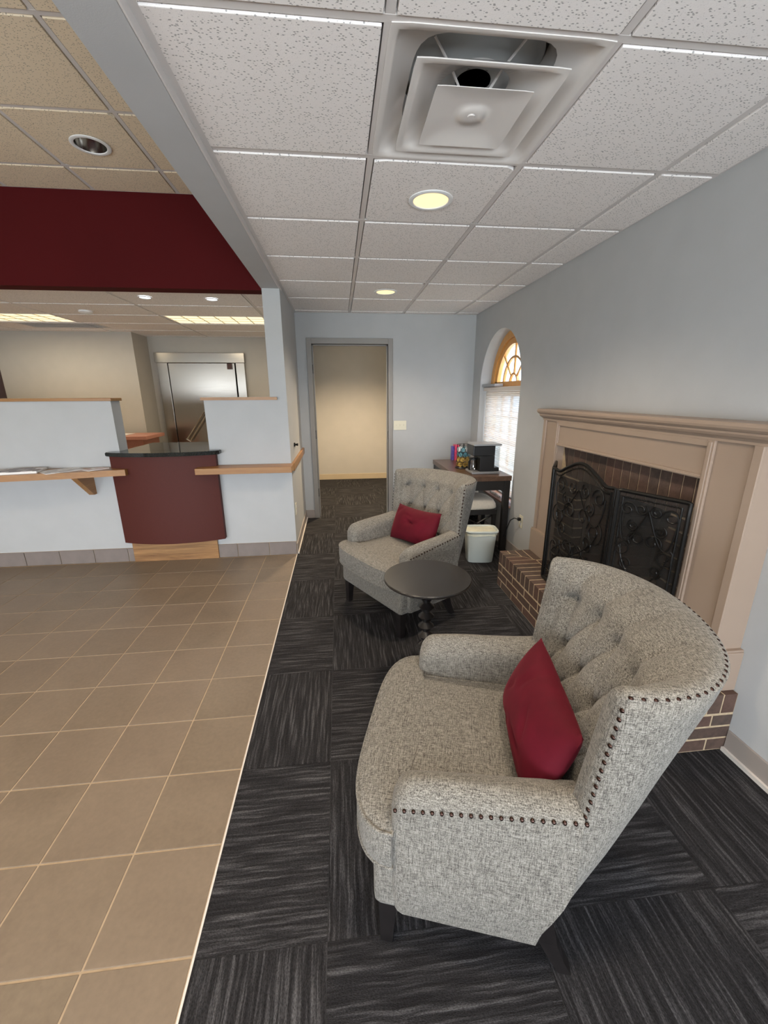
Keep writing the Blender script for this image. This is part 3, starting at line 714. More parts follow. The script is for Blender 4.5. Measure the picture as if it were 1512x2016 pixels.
for a, b in ((OY1-.003, SY1+.020), (SY0-.020, OY0+.003)):
    obj('plinth_block', B(F(FX-.022, XB, a, b, HT+.001, .475), F(FX-.018, XB, a+.003, b-.003, .475, .485), bev=.002), 'mantel_paint', fp)
# mantel shelf: profile swept round three sides
prof = [(0, 1.325), (.012, 1.327), (.012, 1.337), (.018, 1.345), (.028, 1.352), (.034, 1.362), (.034, 1.370), (.040, 1.374), (.047, 1.382), (.049, 1.392), (.047, 1.401), (.043, 1.406), (0, 1.406)]
bm = bmesh.new(); cols = []
for p_, z in prof:
    cols.append([bm.verts.new((a-XR, b-2.15, z-HT)) for a, b in ((XB, SY0-p_), (FX-p_, SY0-p_), (FX-p_, SY1+p_), (XB, SY1+p_))])
for A, Bq in zip(cols, cols[1:]):
    for k in range(3): bm.faces.new((A[k], A[k+1], Bq[k+1], Bq[k]))
bm.faces.new(cols[0]); bm.faces.new(cols[-1]); bm.faces.new([c[0] for c in cols]); bm.faces.new([c[3] for c in cols])
obj('mantel_shelf', bm, 'mantel_paint', fp)
# brick facing
fb = thing('firebox_facing', 'dark brick facing around the firebox inside the beige surround', 'fireplace', (XR, 2.15, HT))
BX = 1.572
def G(x0, x1, y0, y1, z0, z1): return (x0-XR, x1-XR, y0-2.15, y1-2.15, z0-HT, z1-HT)
obj('mortar', B(G(BX+.004, XB, OY0, FY0-.004, HT, OZ), G(BX+.004, XB, FY1+.004, OY1, HT, OZ), G(BX+.004, XB, FY0, FY1, FZ1, OZ)), 'mortar', fb)
ns = 17; sw = (OY1-OY0)/ns
for k in range(ns):
    y0 = OY0+sw*k; y1 = y0+sw
    poly = [(y0+.004, FZ1+.002), (y1-.004, FZ1+.002), (y1-.004, OZ-.001), (y0+.004, OZ-.001)]
    # mitre at both ends
    poly = clip(poly, -1, -1, -(OY0+OZ)-.0+.0) if False else poly
    if k in (0, ns-1):
        poly = clip(poly, (-1 if k == 0 else 1), -.35, ((-1)*(OY0+.045) if k == 0 else (OY1-.045)) - .35*1.06)
    if len(poly) < 3: continue
    bm = bmesh.new(); a = [bm.verts.new((BX-XR, y-2.15, z-HT)) for y, z in poly]; b = [bm.verts.new((XB-XR, y-2.15, z-HT)) for y, z in poly]
    bm.faces.new(a); bm.faces.new(b[::-1]); n = len(poly)
    for i in range(n): bm.faces.new((a[i], b[i], b[(i+1) % n], a[(i+1) % n]))
    obj('brick', bm, 'brick', fb)
z = HT+.004; c = 0
while z < FZ1-.02:
    for a, b in ((OY0, FY0), (FY1, OY1)):
        brick_box(fb, *G(BX, XB, a+.002, b-.0, z, z+.056))
        obj_in = (FY0-.0, FY0+.0)
    c += 1; z += .0665
# firebox chamber behind the wall
fc = thing('firebox', 'dark brown firebrick chamber of the fireplace', 'fireplace', (XR, 2.15, HT))
bm = bmesh.new(); x1, x2 = 0.0, .46
A = [(x1, FY0-2.15), (x2, FY0+.13-2.15), (x2, FY1-.13-2.15), (x1, FY1-2.15)]
prism(bm, [(x1, FY0-2.15), (x2, FY0+.13-2.15), (x2+.04, FY0+.10-2.15), (x1, FY0-.05-2.15)], 0, .72)
prism(bm, [(x1, FY1+.05-2.15), (x2+.04, FY1-.10-2.15), (x2, FY1-.13-2.15), (x1, FY1-2.15)], 0, .72)
bx(bm, x2, x2+.05, FY0-2.15, FY1-2.15, 0, .72); bx(bm, -.0, x2+.05, FY0-.05-2.15, FY1+.05-2.15, -.04, -.001); bx(bm, x1, x2+.05, FY0-.05-2.15, FY1+.05-2.15, .70, .75)
obj('lining', bm, 'firebrick', fc)
for k in range(9):
    z = .01+.072*k
    for s_ in (0, 1):
        for q in (0, 1):
            xa = .02+.22*q; xb = xa+.20
            f_ = lambda x: (FY0+.13*x/.46-2.15+.001) if s_ == 0 else (FY1-.13*x/.46-2.15-.001)
            d = .006 if s_ == 0 else -.006
            bm = bmesh.new(); prism(bm, [(xa, f_(xa)), (xb, f_(xb)), (xb, f_(xb)+d), (xa, f_(xa)+d)], z, z+.062); obj('brick', bm, 'brick', fc)

# ------------------------------------------------------------------ fire screen
fs = thing('fire_screen', 'black wrought iron folding fire screen with scrollwork and mesh', 'fire screen', (1.36, 2.16, HT+.002))
def spiral(cy, cz, r0, turns, a0, dirn, n=26):
    return [(cy + r0*(1-.75*k/n)*math.cos(a0+dirn*2*PI*turns*k/n), cz + r0*(1-.75*k/n)*math.sin(a0+dirn*2*PI*turns*k/n)) for k in range(n+1)]
def panel(P0, P1, wd, H0, arch, nm):
    P0 = Vector(P0); P1 = Vector(P1); ax = (P1-P0).normalized()
    def W(u_, z, off=0): p = P0 + ax*u_; n_ = Vector((-ax.y, ax.x)); p = p + n_*off; return (p.x-1.36, p.y-2.16, z)
    def top(u_):
        t_ = u_/wd
        if arch: return H0 + .075*(.5-.5*math.cos(2*PI*t_))**1.4 - .012*math.sin(2*PI*t_*2)**2*(1 if t_ < .25 or t_ > .75 else 0)
        return H0
    bm = bmesh.new(); n = 30
    loop = [W(wd*k/n, top(wd*k/n)) for k in range(n+1)]
    path = [W(0, 0.01)] + [W(0, H0*k/12) for k in range(1, 12)] + loop + [W(wd, H0*k/12) for k in range(11, 0, -1)] + [W(wd, .01)]
    tube(bm, path, .010, 8, closed=True); tube(bm, [W(.0, .012), W(wd, .012)], .010, 8)
    obj('frame', bm, 'black_metal', fs, True)
    # twisted inner rod
    bm = bmesh.new(); q = []; m_ = .028
    def ins(u_, z): return (min(max(u_, m_), wd-m_), z)
    seq = [(m_, .035+(H0-.06)*k/60) for k in range(61)] + [(m_+(wd-2*m_)*k/50, top(m_+(wd-2*m_)*k/50)-.028) for k in range(51)] + [(wd-m_, .035+(H0-.06)*k/60) for k in range(60, -1, -1)]
    tube(bm, [W(a, b, -.002) for a, b in seq], .004, 6, radii=[.0055 if k % 2 else .0032 for k in range(len(seq))])
    obj('twisted_rod', bm, 'black_metal', fs, True)
    bm = bmesh.new(); k_ = 24
    a = [bm.verts.new(W(wd*k/k_, .012)) for k in range(k_+1)]; b = [bm.verts.new(W(wd*k/k_, top(wd*k/k_))) for k in range(k_+1)]
    for k in range(k_): bm.faces.new((a[k], a[k+1], b[k+1], b[k]))
    obj('wire_mesh', bm, 'wire_cloth', fs)
    c_ = wd/2; SC = []
    rr = min(.062, wd*.13)
    for sg in (-1, 1):
        for (du, z, r_, tr, a0, dr) in ((.34, .70, rr*.8, 1.3, 0, 1), (.12, .71, rr*.6, 1.4, 1, -1), (.34, .50, rr, 1.4, 2, 1), (.13, .56, rr*.9, 1.2, 4, -1), (.36, .28, rr, 1.4, 1, -1), (.12, .33, rr*1.1, 1.3, 3, 1), (.35, .12, rr*.9, 1.4, 5, 1), (.13, .14, rr*.9, 1.3, 2, -1), (.22, .62, rr*.6, 1.5, 2, 1), (.24, .42, rr*.7, 1.4, 5, -1), (.24, .21, rr*.6, 1.4, 0, 1)):
            zz = z*H0/.77*.98
            SC.append([(c_+sg*(u2-c_), z2) for u2, z2 in spiral(c_-du*wd*.90, zz, r_*1.15, tr, a0, dr)])
        SC.append([(c_+sg*(-.40*wd*math.sin(t_*PI/2)), H0*(.90-.22*math.sin(t_*PI)-.0*t_)) for t_ in [k/16 for k in range(17)]])
        SC.append([(c_+sg*wd*(.38*math.cos(t_*PI)*.9), H0*(.1+.55*t_)) for t_ in [k/20 for k in range(21)]])
        SC.append([(c_+sg*wd*(.02+.36*math.sin(t_*PI)), H0*(.06+.42*t_)) for t_ in [k/20 for k in range(21)]])
    for s2 in SC:
        bm = bmesh.new(); tube(bm, [W(min(max(a, .03), wd-.03), b, -.004) for a, b in s2], .0036, 6); obj('scroll', bm, 'black_metal', fs, True)
panel((1.36, 2.465), (1.36, 1.855), .61, .765, True, 'c')
wl_ = math.hypot(.135, .30)
panel((1.362, 1.838), (1.492, 1.548), math.hypot(.13, .29), .765, False, 'r')
panel((1.368, 2.484), (1.500, 2.700), math.hypot(.132, .216), .765, False, 'l')
bm = bmesh.new()
for y in (1.847-2.16, 2.474-2.16):
    for z in (.12, .62): tube(bm, [(.0, y, z), (.0, y, z+.05)], .008, 8)
obj('hinge', bm, 'black_metal', fs, True)

# ------------------------------------------------------------------ armchairs
def smooth(a, b, x): t_ = min(1, max(0, (x-a)/(b-a))); return t_*t_*(3-2*t_)
def lerp_tab(tab, x):
    if x <= tab[0][0]: return tab[0][1]
    for (a, va), (b, vb) in zip(tab, tab[1:]):
        if x <= b: return va + (vb-va)*(x-a)/(b-a)
    return tab[-1][1]
CW = .363; ZTOP = .942
def outer_pt(phi, z):      # phi -PI/2..PI/2 : -s side .. +s side via the rear
    Yc = lerp_tab([(.17, -.345), (.185, -.358), (.21, -.370), (.25, -.388), (.35, -.418), (.5, -.480), (.7, -.565), (.93, -.672)], z)
    yf = lerp_tab([(.17, -.250), (.30, -.27), (.50, -.32), (.58, -.335), (.62, -.345), (.93, -.377)], z)
    W_ = lerp_tab([(.17, .338), (.185, .348), (.21, .355), (.35, .361), (.6, .360), (.93, .366)], z)
    n_ = lerp_tab([(.17, 2.2), (.3, 2.4), (.5, 2.5), (.93, 2.15)], z)
    s_, c_ = math.sin(phi), math.cos(phi)
    return (W_*math.copysign(abs(s_)**(2/n_), s_), yf - (yf-Yc)*abs(c_)**(2/n_))
BUT = [(-.262, .835), (-.145, .835), (0, .835), (.145, .835), (.262, .835), (-.215, .685), (-.073, .685), (.073, .685), (.215, .685), (-.245, .54), (-.145, .54), (0, .54), (.145, .54), (.245, .54)]
SEG = [(BUT[i], (BUT[i][0]*1.03, 1.02), .6) for i in range(5)]
for a, b in ((0, 5), (1, 5), (1, 6), (2, 6), (2, 7), (3, 7), (3, 8), (4, 8), (5, 9), (5, 10), (6, 10), (6, 11), (7, 11), (7, 12), (8, 12), (8, 13)): SEG.append((BUT[a], BUT[b], 1))
def tuft(s_, z):
    d = 0
    for bs, bz_ in BUT: d += .020*math.exp(-(((s_-bs)**2+(z-bz_)**2)/.018**2))+.013*math.exp(-(((s_-bs)**2+(z-bz_)**2)/.042**2))
    best = 0
    for (a, b, k) in SEG:
        ax, ay = a; vx, vy = b[0]-ax, b[1]-ay; t_ = max(0, min(1, ((s_-ax)*vx+(z-ay)*vy)/(vx*vx+vy*vy)))
        dd_ = (s_-ax-t_*vx)**2+(z-ay-t_*vy)**2; best = max(best, k*(.009*math.exp(-dd_/.0065**2)+.012*math.exp(-dd_/.030**2)))
    return d + best
def inner_pt(phi, z):
    Yc = lerp_tab([(.3, -.27), (.46, -.305), (.65, -.395), (.82, -.470), (.93, -.530)], z)
    yf = lerp_tab([(.17, -.300), (.55, -.325), (.62, -.345), (.93, -.377)], z)
    W_ = lerp_tab([(.3, .255), (.6, .270), (.93, .292)], z); n_ = 2.7
    s_, c_ = math.sin(phi), math.cos(phi)
    x = W_*math.copysign(abs(s_)**(2/n_), s_); y = yf - (yf-Yc)*abs(c_)**(2/n_)
    nx, ny = -s_*.7, abs(c_)
    L_ = math.hypot(nx, ny) or 1; t_ = tuft(x, z)
    fade = smooth(.98, .80, abs(phi)/(PI/2))
    puff = .026*fade
    return (x + nx/L_*(puff - t_*fade), y + ny/L_*(puff - t_*fade))
def back_mesh():
    bm = bmesh.new(); nu = 230; rings = []
    no, nc, ni = 19, 14, 86
    phis = []
    for k in range(nu+1):
        phis.append(-PI/2*(1) + PI*k/nu)
    def ring(phi, adv=0, shrink=0):
        pts = []
        for k in range(no+1):
            z = (.17, .178, .190, .21)[k] if k < 4 else .21 + (ZTOP-.21)*(k-3)/(no-3); x, y = outer_pt(phi, z); pts.append((x, y, z + .030*abs(math.cos(phi))**1.0*max(0, 1-(z-.17)/.18)))
        xo, yo = outer_pt(phi, ZTOP); zi = .885
        for k in range(1, nc+1):
            t_ = k/nc; xi, yi = inner_pt(phi, zi+.05*(1-t_))
            bul = math.sin(PI*min(1, t_*.92))**.75
            sx_ = xo+(xi-xo)*t_; sy_ = yo+(yi-yo)*t_
            pts.append((sx_, sy_, ZTOP+(zi-ZTOP)*t_**1.6+.026*bul - .5*tuft(sx_, .90)*smooth(.2, .8, t_)))
        for k in range(1, ni+1):
            z = zi + (.30-zi)*k/ni; x, y = inner_pt(phi, z); pts.append((x, y, z))
        if shrink:
            # pull toward the mid line between outer and inner, bulging forward
            cx_ = math.copysign((.362+.275)/2, phi)
            pts = [(cx_+(x-cx_)*(1-shrink), y+adv, min(z, z-(z-.6)*shrink*.10)) for x, y, z in pts]
        return pts
    rings.append(ring(phis[0], .022, .70)); rings.append(ring(phis[0], .020, .45)); rings.append(ring(phis[0], .012, .16))
    for ph in phis: rings.append(ring(ph))
    rings.append(ring(phis[-1], .012, .16)); rings.append(ring(phis[-1], .020, .45)); rings.append(ring(phis[-1], .022, .70))
    loft(bm, rings); return bm
def ze(y): return .555 + (.070-y)/.415*.062
def arm_mesh(sg):
    bm = bmesh.new(); rings = []
    def sec(y, ins=0):
        z_e = ze(y); o_, i_ = .362, .252; pts = []; g_ = min(1, max(0, (yf_-y)/.055)); crown = (.050-.026*smooth(.02, -.33, y))*(.45+.55*math.sin(g_*PI/2))
        wob = .004
        zb_ = .175
        for k in range(9): z = zb_+(z_e-zb_)*k/8; pts.append((o_-.006*(1-smooth(.17, .30, z))*1.5 + wob*math.sin(PI*(z-zb_)/(z_e-zb_)), z))
        for k in range(1, 13):
            t_ = k/12; pts.append((o_+(i_-o_)*t_, z_e - .006*t_ + crown*math.sin(PI*min(1, t_**.85))**.8))
        for k in range(1, 9): pts.append((i_+.004*k/8, z_e-.006-(z_e-.006-.33)*k/8))
        pts.append((.26, zb_))
        if ins:
            cx_, cz_ = .307, .40; pts = [(x-math.copysign(min(ins, abs(x-cx_)), x-cx_), z-math.copysign(min(ins, abs(z-cz_)), z-cz_)) for x, z in pts]
        return [(sg*x, y + .062*smooth(.42, .17, z)*smooth(-.10, -.335, y), z) for x, z in pts]
    yf_ = .100
    for ins, dy in ((.034, 0), (.020, -.003), (.010, -.009), (.003, -.020), (0, -.034)): rings.append(sec(yf_+dy, ins))
    for k in range(1, 31): rings.append(sec(yf_-.034-(yf_-.034+.335)*k/30))
    loft(bm, rings); return bm
def cushion_outline(n=26):
    P = []
    for k in range(n+1):
        a = -1+2*k/n; s_ = .364*math.sin(a*PI/2); P.append((s_, .100+.126*(max(0, 1-abs(s_/.364)**3.8))**.47))
    P += [(.364, .094), (.340, .090), (.30, .086), (.262, .083), (.247, .07), (.246, .0), (.246, -.10), (.246, -.20), (.244, -.30), (.15, -.31), (0, -.31), (-.15, -.31), (-.244, -.30), (-.246, -.20), (-.246, -.10), (-.246, .0), (-.247, .07), (-.262, .083), (-.30, .086), (-.340, .090), (-.364, .094)]
    return P
def cushion_mesh():
    bm = bmesh.new(); P = cushion_outline(); cy = .045; rings = []
    def sc(f, z): return [(x*f, cy+(y-cy)*f, z) for x, y in P]
    for f, z in ((.90, .345), (.985, .347), (1.0, .356), (1.012, .385), (1.016, .41), (1.012, .44), (1.0, .463), (.985, .470)): rings.append(sc(f, z))
    for k in range(1, 15): f = .985*(1-k/14.6); rings.append(sc(f, .470+.020*(1-f**3)))
    loft(bm, rings); return bm
ch = thing('armchair', '', 'armchair', (0, 0, 0))
obj('backrest', back_mesh(), 'linen', ch, True, math.radians(55))
obj('arm', arm_mesh(1), 'linen', ch, True, math.radians(55)); obj('arm', arm_mesh(-1), 'linen', ch, True, math.radians(55))
bm = B((-.347, .347, -.20, .150, .172, .350), bev=.022); obj('seat_base', bm, 'linen', ch, True, math.radians(50))
cu = obj('seat_cushion', cushion_mesh(), 'linen', ch, True, math.radians(60))
P = cushion_outline(); bm = bmesh.new()
tube(bm, [(x*1.0, .045+(y-.045)*1.0, .4665) for x, y in P], .0052, 8, closed=True); tube(bm, [(x, y, .352) for x, y in P], .0048, 8, closed=True)
obj('piping', bm, 'linen', cu, True)
for bs, bz_ in BUT:
    ph = math.asin(max(-1, min(1, (abs(bs)/lerp_tab([(.3, .255), (.6, .27), (.93, .292)], bz_))**(2.7/2))))*(1 if bs >= 0 else -1)
    x, y = inner_pt(ph, bz_); bm = bmesh.new(); bmesh.ops.create_uvsphere(bm, u_segments=14, v_segments=8, radius=.0125)
    for v_ in bm.verts: v_.co = Vector((v_.co.x, v_.co.y*.5, v_.co.z))
    obj('button', bm, 'linen', ch, True, loc=(x, y+.006, bz_))
# nailheads
def nail(bm, p, n_):
    n_ = Vector(n_).normalized(); t_ = n_.orthogonal().normalized(); b_ = n_.cross(t_); p = Vector(p); prev = None; rings = []
    for r_, h_ in ((.0052, 0), (.0046, .0022), (.0026, .0036)): rings.append([bm.verts.new(p+(t_*math.cos(a)+b_*math.sin(a))*r_+n_*h_) for a in [2*PI*k/8 for k in range(8)]])
    for A, Bq in zip(rings, rings[1:]):
        for k in range(8): bm.faces.new((A[k], A[(k+1) % 8], Bq[(k+1) % 8], Bq[k]))
    bm.faces.new(rings[-1])
def along(path, step):
    out = [Vector(path[0])]; acc = 0
    for a, b in zip(path, path[1:]):
        a, b = Vector(a), Vector(b); L_ = (b-a).length
        while acc + L_ >= step:
            t_ = (step-acc)/L_; a = a + (b-a)*t_; out.append(a.copy()); L_ = (b-a).length; acc = 0
        acc += L_
    return out
bm = bmesh.new()
for sg in (1, -1):
    path = [(sg*.3645, .085-.43*k/20, ze(.085-.43*k/20)-.002) for k in range(21)]
    for p_ in along(path, .0225): nail(bm, p_, (sg, 0, .55))
    path = []
    for k in range(21):
        z = .625+(.932-.625)*k/20; x, y = outer_pt(sg*PI/2, z); path.append((x-sg*.004, y+.010, z))
    for p_ in along(path, .0225): nail(bm, p_, (sg*.8, 1, 0))
path = []
for k in range(121):
    ph = -PI/2+PI*k/120; x, y = outer_pt(ph, ZTOP); xi, yi = inner_pt(ph, .92); path.append((x+(xi-x)*.06, y+(yi-y)*.06, ZTOP+.004))
for p_ in along(path, .0225): nail(bm, p_, (0, 0, 1))
nh = obj('nailhead_trim', bm, 'brass_dark', ch, True, label='rows of small dark bronze nailheads'); nh['kind'] = 'stuff'
def leg_mesh(pts):  # list of (x,y,z,half)
    bm = bmesh.new(); loft(bm, [[(x-h, y-h, z), (x+h, y-h, z), (x+h, y+h, z), (x-h, y+h, z)] for x, y, z, h in pts]); return bm
for sg in (1, -1):
    obj('leg', leg_mesh([(sg*.310, .115, 0, .017), (sg*.308, .113, .09, .021), (sg*.305, .110, .175, .026)]), 'black_wood', ch)
    obj('leg', leg_mesh([(sg*.286, -.372, 0, .017), (sg*.286, -.345, .05, .019), (sg*.284, -.318, .11, .023), (sg*.280, -.292, .21, .028)]), 'black_wood', ch)
ch2 = copy_tree(ch)
def pose(o, x, y, deg): o.location = (x, y, 0); o.rotation_euler = (0, 0, math.radians(deg-90))
# chair local: +Y forward; +X is sitter's right, so mirror-free: sitter's left = -X
pose(ch, .292, 1.065, 162.6); pose(ch2, .291, 2.633, -149.3)
ch['label'] = 'tufted grey linen armchair in the foreground, nearest the viewer'; ch2['label'] = 'tufted grey linen armchair farther back, beside the white waste bin'

# pillows
def pillow_mesh(w_, h_, t_, seed, sag=0):
    rnd = random.Random(seed); bm = bmesh.new(); n = 36; m_ = 24; grid = {}
    cr = [(rnd.uniform(-.7, .7), rnd.uniform(-.8, .8), rnd.uniform(0, PI), rnd.uniform(.2, .5)) for _ in range(6)]
    for sd in (1, -1):
        for i in range(n+1):
            for j in range(m_+1):
                u_ = -1+2*i/n; v_ = -1+2*j/m_
                if sd == -1 and (abs(u_) == 1 or abs(v_) == 1): grid[(sd, i, j)] = grid[(1, i, j)]; continue
                prof_ = (max(0, 1-abs(u_)**2.6)*max(0, 1-abs(v_)**2.4))**.55
                x = u_*w_/2*(1-.07*(1-abs(v_)**2)*abs(u_)**3*-1 - .08*(1-v_*v_)*abs(u_)); z = v_*h_/2*(1-.10*(1-u_*u_)*abs(v_))
                th = t_/2*prof_
                for (a, b, an, L_) in cr:
                    du, dv = u_-a, (v_-b); al = du*math.cos(an)+dv*math.sin(an); pe = -du*math.sin(an)+dv*math.cos(an)
                    if abs(al) < L_: th -= .010*prof_*math.exp(-(pe/.06)**2)*(1-(al/L_)**2)
                grid[(sd, i, j)] = bm.verts.new((x, sd*th - sag*u_*u_, z))
    for sd in (1, -1):
        for i in range(n):
            for j in range(m_):
                f = [grid[(sd, i, j)], grid[(sd, i+1, j)], grid[(sd, i+1, j+1)], grid[(sd, i, j+1)]]
                if len(set(f)) == 4: bm.faces.new(f)
    return bm
def pillow(chair, x, y, z, rx, ry, rz, lab, seed, w_=.44, h_=.265, t_=.135):
    o = obj('throw_pillow', pillow_mesh(w_, h_, t_, seed), 'red_velvet', None, True, math.radians(80))
    M = Matrix.Translation(chair.location) @ Matrix.Rotation(chair.rotation_euler.z, 4, 'Z') @ Matrix.Translation((x, y, z)) @ Matrix.Rotation(rz, 4, 'Z') @ Matrix.Rotation(rx, 4, 'X') @ Matrix.Rotation(ry, 4, 'Y')
    o.matrix_world = M; tag(o, lab, 'pillow'); return o
pillow(ch, -.045, -.280, .611, .40, .03, .04, 'crimson velvet lumbar pillow on the foreground armchair', 3)
pillow(ch2, -.01, -.250, .607, .40, .04, 0, 'crimson velvet lumbar pillow on the far armchair', 11)

# ------------------------------------------------------------------ side table
st = thing('side_table', 'round black wooden side table with a beaded pedestal between the armchairs', 'table', (.430, 1.925, 0))
bm = bmesh.new(); lathe(bm, [(.001, .580), (.20, .580), (.222, .584), (.227, .590), (.227, .596), (.224, .600), (.001, .6005)], 72); obj('tabletop', bm, 'table_black', st, True, math.radians(30))
pf = [(.05, .045), (.05, .05)]
pf = []; z = .05; nb = 9; dz = (.575-.055)/nb
for k in range(nb): pf += [(.018, z), (.026, z+dz*.18), (.041, z+dz*.50), (.043, z+dz*.56), (.036, z+dz*.66), (.018, z+dz*.97)]; z += dz
pf += [(.045, .565), (.060, .579)]
bm = bmesh.new(); lathe(bm, pf, 32); obj('beaded_pedestal', bm, 'black_wood', st, True, math.radians(28))
bm = bmesh.new(); lathe(bm, [(.001, 0), (.155, 0), (.160, .006), (.155, .016), (.10, .026), (.045, .038), (.022, .052)], 56); obj('base', bm, 'black_wood', st, True, math.radians(30))

# ------------------------------------------------------------------ console table, stools, bin
ct = thing('console_table', 'dark console table with walnut top holding the coffee maker under the window', 'table', (1.365, 4.25, 0))
TX, TY = .262, .548
obj('tabletop', B((-TX, TX, -TY, TY, .712, .760), bev=.003), 'walnut_top', ct)
def arch_frame(bm, a0, a1, fixed, along_x, z0=.62, z1=.711, r=.05):
    # apron with rounded inner corners between two legs
    pts = [(a0, z1), (a1, z1), (a1, z0-r)]; n = 6
    pts = [(a0, z0-r)] + [(a0+r-r*math.cos(PI/2*k/n), z0-r+r*math.sin(PI/2*k/n)) for k in range(1, n+1)] + [(a1-r+r*math.sin(PI/2*k/n), z0-r+r*math.cos(PI/2*k/n)) for k in range(0, n+1)] + [(a1, z1), (a0, z1)]
    d = .022; va, vb = [], []
    for a, z in pts:
        if along_x: va.append(bm.verts.new((a, fixed-d, z))); vb.append(bm.verts.new((a, fixed+d, z)))
        else: va.append(bm.verts.new((fixed-d, a, z))); vb.append(bm.verts.new((fixed+d, a, z)))
    bm.faces.new(va); bm.faces.new(vb[::-1]); n = len(va)
    for i in range(n): bm.faces.new((va[i], vb[i], vb[(i+1) % n], va[(i+1) % n]))
lx, ly = TX-.035, TY-.035
for sx in (-1, 1):
    for sy in (-1, 1): obj('leg', B((sx*lx-.028, sx*lx+.028, sy*ly-.028, sy*ly+.028, 0, .711), bev=.003), 'desk_frame', ct)
bm = bmesh.new(); arch_frame(bm, -lx+.026, lx-.026, -ly, True); arch_frame(bm, -lx+.026, lx-.026, ly, True); arch_frame(bm, -ly+.026, ly-.026, -lx, False); arch_frame(bm, -ly+.026, ly-.026, lx, False)
obj('apron', bm, 'desk_frame', ct)
def stool(x, y, lab):
    t = thing('stool', lab, 'stool', (x, y, 0))
    bm = bmesh.new(); rings = []
    def rr(hx, hy, z, e=5): return [(hx*math.copysign(abs(math.cos(a))**(2/e), math.cos(a)), hy*math.copysign(abs(math.sin(a))**(2/e), math.sin(a)), z) for a in [2*PI*k/48 for k in range(48)]]
    rings = [rr(.185, .175, .405), rr(.195, .185, .412), rr(.198, .188, .425), rr(.192, .182, .455), rr(.172, .162, .490), rr(.13, .12, .512, 3.5), rr(.07, .06, .522, 3), rr(.01, .01, .525, 2)]
    loft(bm, rings); obj('cushion', bm, 'cream_fabric', t, True, math.radians(60))
    obj('seat_frame', B((-.185, .185, -.178, .178, .35, .404), bev=.004), 'desk_frame', t)
    for sx in (-1, 1):
        for sy in (-1, 1): obj('leg', leg_mesh([(sx*.165, sy*.155, 0, .013), (sx*.165, sy*.155, .35, .019)]), 'desk_frame', t)
    for sy in (-1, 1):
        for d_ in (1, -1): bm = bmesh.new(); tube(bm, [(-.16*d_, sy*.15+.012*d_, .16), (.16*d_, sy*.15+.012*d_, .34)], .010, 6); obj('cross_brace', bm, 'desk_frame', t, True)
stool(1.355, 3.975, 'cream cushioned dark stool pushed under the near end of the console table')
stool(1.355, 4.50, 'cream cushioned dark stool under the far end of the console table')

bn = thing('waste_bin', 'white plastic waste bin with liner in front of the console table', 'waste bin', (1.275, 3.50, 0), -.12)
def rrp(hx, hy, z, e=4.5, n=56): return [(hx*math.copysign(abs(math.cos(a))**(2/e), math.cos(a)), hy*math.copysign(abs(math.sin(a))**(2/e), math.sin(a)), z) for a in [2*PI*k/n for k in range(n)]]
bm = bmesh.new(); loft(bm, [rrp(.112, .075, 0), rrp(.118, .081, .006), rrp(.140, .100, .290), rrp(.152, .110, .296), rrp(.156, .114, .305), rrp(.153, .111, .314), rrp(.145, .103, .316), rrp(.139, .099, .306), rrp(.117, .080, .020)]); obj('body', bm, 'bin_plastic', bn, True, math.radians(45))
bm = bmesh.new()
R1 = [(x*(1+.012*math.sin(k*1.7)), y*(1+.012*math.sin(k*1.1)), z+.005*math.sin(k*.9)) for k, (x, y, z) in enumerate(rrp(.1435, .1035, .268))]
loft(bm, [R1, rrp(.1425, .1025, .29)], cap=False); obj('liner_skirt', bm, 'liner_plastic', bn, True)
bm = bmesh.new(); rnd = random.Random(5); rings = []
for f, z in ((.97, .30), (.95, .27), (.80, .235), (.5, .225), (.15, .235), (.02, .24)): rings.append([(x*f, y*f, z+rnd.uniform(-.008, .008)) for x, y, _ in rrp(.136, .096, 0)])
loft(bm, rings); obj('liner_bag', bm, 'liner_plastic', bn, True)

# ------------------------------------------------------------------ coffee things
TZ = .761
cm = thing('coffee_maker', 'black and grey coffee maker with carafe on the near end of the console table', 'coffee maker', (1.385, 3.92, TZ))
obj('base', B((-.118, .160, -.11, .11, 0, .024), bev=.006), 'grey_plastic', cm)
obj('column', B((-.040, .105, -.10, .10, .0245, .176), bev=.004), 'black_plastic', cm)
obj('brew_head', B((-.114, .105, -.105, .105, .177, .272), bev=.008), 'black_plastic', cm)
obj('lid', B((-.110, .165, -.11, .11, .273, .292), bev=.005), 'grey_plastic', cm)
obj('water_tank', B((.107, .158, -.09, .09, .062, .272), bev=.006), 'clear_plastic', cm)
obj('tank_base', B((.107, .158, -.09, .09, .0245, .060), bev=.003), 'black_plastic', cm)
bm = bmesh.new(); lathe(bm, [(.040, .026), (.047, .034), (.047, .085), (.036, .118), (.034, .130)], 32, (-.078, 0), cap=False); ca = obj('carafe', bm, 'coffee_glass', cm, True)
bm = bmesh.new(); lathe(bm, [(.037, .130), (.037, .146), (.001, .150)], 32, (-.078, 0)); obj('carafe_lid', bm, 'black_plastic', ca, True)
bm = bmesh.new(); tube(bm, [(-.10, -.035, .14), (-.125, -.07, .142), (-.143, -.085, .130), (-.143, -.085, .06), (-.135, -.080, .045)], .009, 8); obj('carafe_handle', bm, 'black_plastic', ca, True)
cr = thing('pod_carousel', 'black wire carousel rack of coffee pods beside the coffee maker', 'rack', (1.292, 4.20, TZ))
bm = bmesh.new(); lathe(bm, [(.001, 0), (.083, 0), (.085, .006), (.080, .012), (.001, .013)], 40); obj('base', bm, 'black_plastic', cr, True)
bm = bmesh.new(); R_ = .070
for z in (.045, .245): tube(bm, [(R_*math.cos(2*PI*k/36), R_*math.sin(2*PI*k/36), z) for k in range(36)], .0018, 5, closed=True)
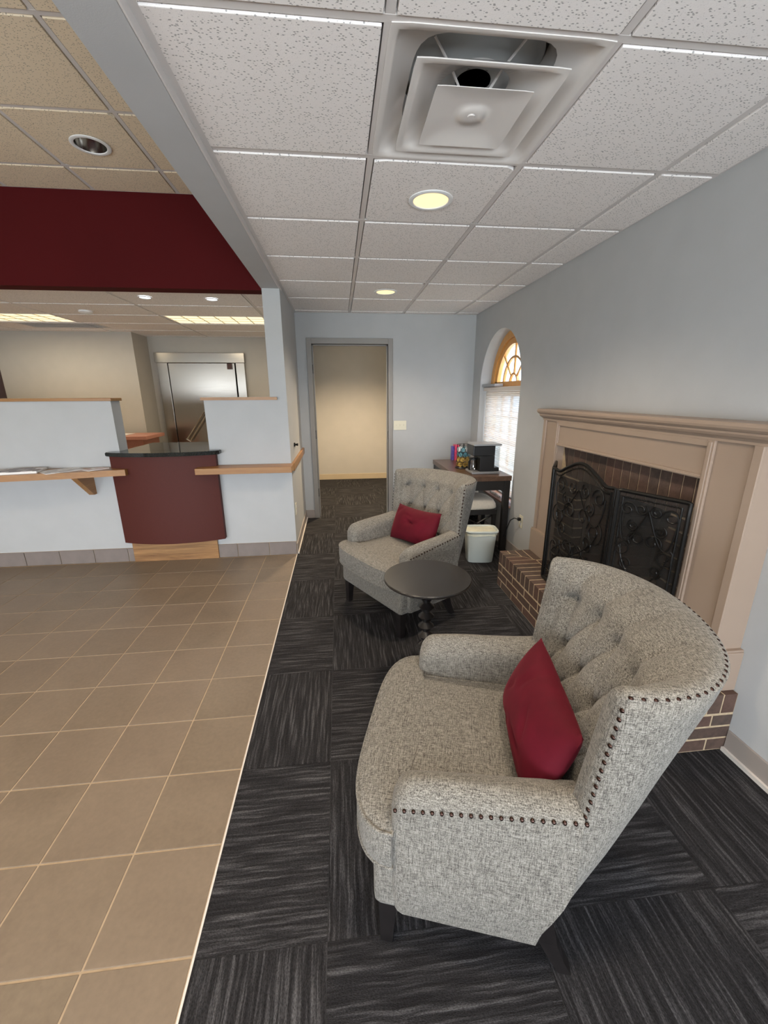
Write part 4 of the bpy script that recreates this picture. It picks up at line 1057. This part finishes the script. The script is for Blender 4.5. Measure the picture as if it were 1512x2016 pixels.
for k in range(10):
    for dr in (1, -1): tube(bm, [(R_*math.cos(2*PI*k/10+dr*.3*math.sin(j)), R_*math.sin(2*PI*k/10+dr*.3*math.sin(j)), .015+.023*j) for j in range(11)], .0016, 5)
tube(bm, [(0, 0, .01), (0, 0, .255)], .004, 6); obj('wire_frame', bm, 'black_metal', cr, True)
pods = {}
def pod_mesh(mat):
    bm = bmesh.new(); rings = []
    for r_, h_ in ((.0225, 0), (.0225, .002), (.0195, .004), (.015, .036)): rings.append([(h_*-1, r_*math.cos(2*PI*k/18), r_*math.sin(2*PI*k/18)) for k in range(18)])
    loft(bm, rings); return mesh_of(bm, 'coffee_pod', mat, True, math.radians(40))
pm = {k: pod_mesh(k) for k in ('pod_yellow', 'pod_teal', 'pod_white')}
labs = {'pod_yellow': ('gold-lidded coffee pod in the lower half of the wire carousel', 'gold-lidded pods in the carousel'), 'pod_teal': ('teal-lidded coffee pod in the upper half of the wire carousel', 'teal-lidded pods in the carousel'), 'pod_white': ('white-lidded coffee pod at the top of the wire carousel', 'white-lidded pods in the carousel')}
for lv in range(4):
    row_ = ('bottom row', 'second row from the bottom', 'third row from the bottom', 'top row')[lv]
    for k in range(8):
        a = 2*PI*(k+.5*(lv % 2))/8; mt = 'pod_yellow' if lv < 2 else ('pod_teal' if lv == 2 or k % 2 else 'pod_white')
        o = bpy.data.objects.new('coffee_pod', pm[mt]); C.objects.link(o); o.location = (1.292+.066*math.cos(a), 4.20+.066*math.sin(a), TZ+.040+.052*lv); o.rotation_euler = (0, 0, a)
        tag(o, mt[4:].replace('yellow', 'gold')+'-lidded coffee pod in the '+row_+' of the wire carousel', 'coffee pod', mt[4:]+' pods in the '+row_+' of the carousel')
tag(obj('carton', B((1.316, 1.341, 4.72, 4.79, TZ, TZ+.160), bev=.001), 'blue_card'), 'slim blue carton standing behind the pod carousel', 'box')
tag(obj('carton', B((1.343, 1.398, 4.71, 4.79, TZ, TZ+.178), bev=.001), 'pink_card'), 'pink carton standing behind the pod carousel', 'box')
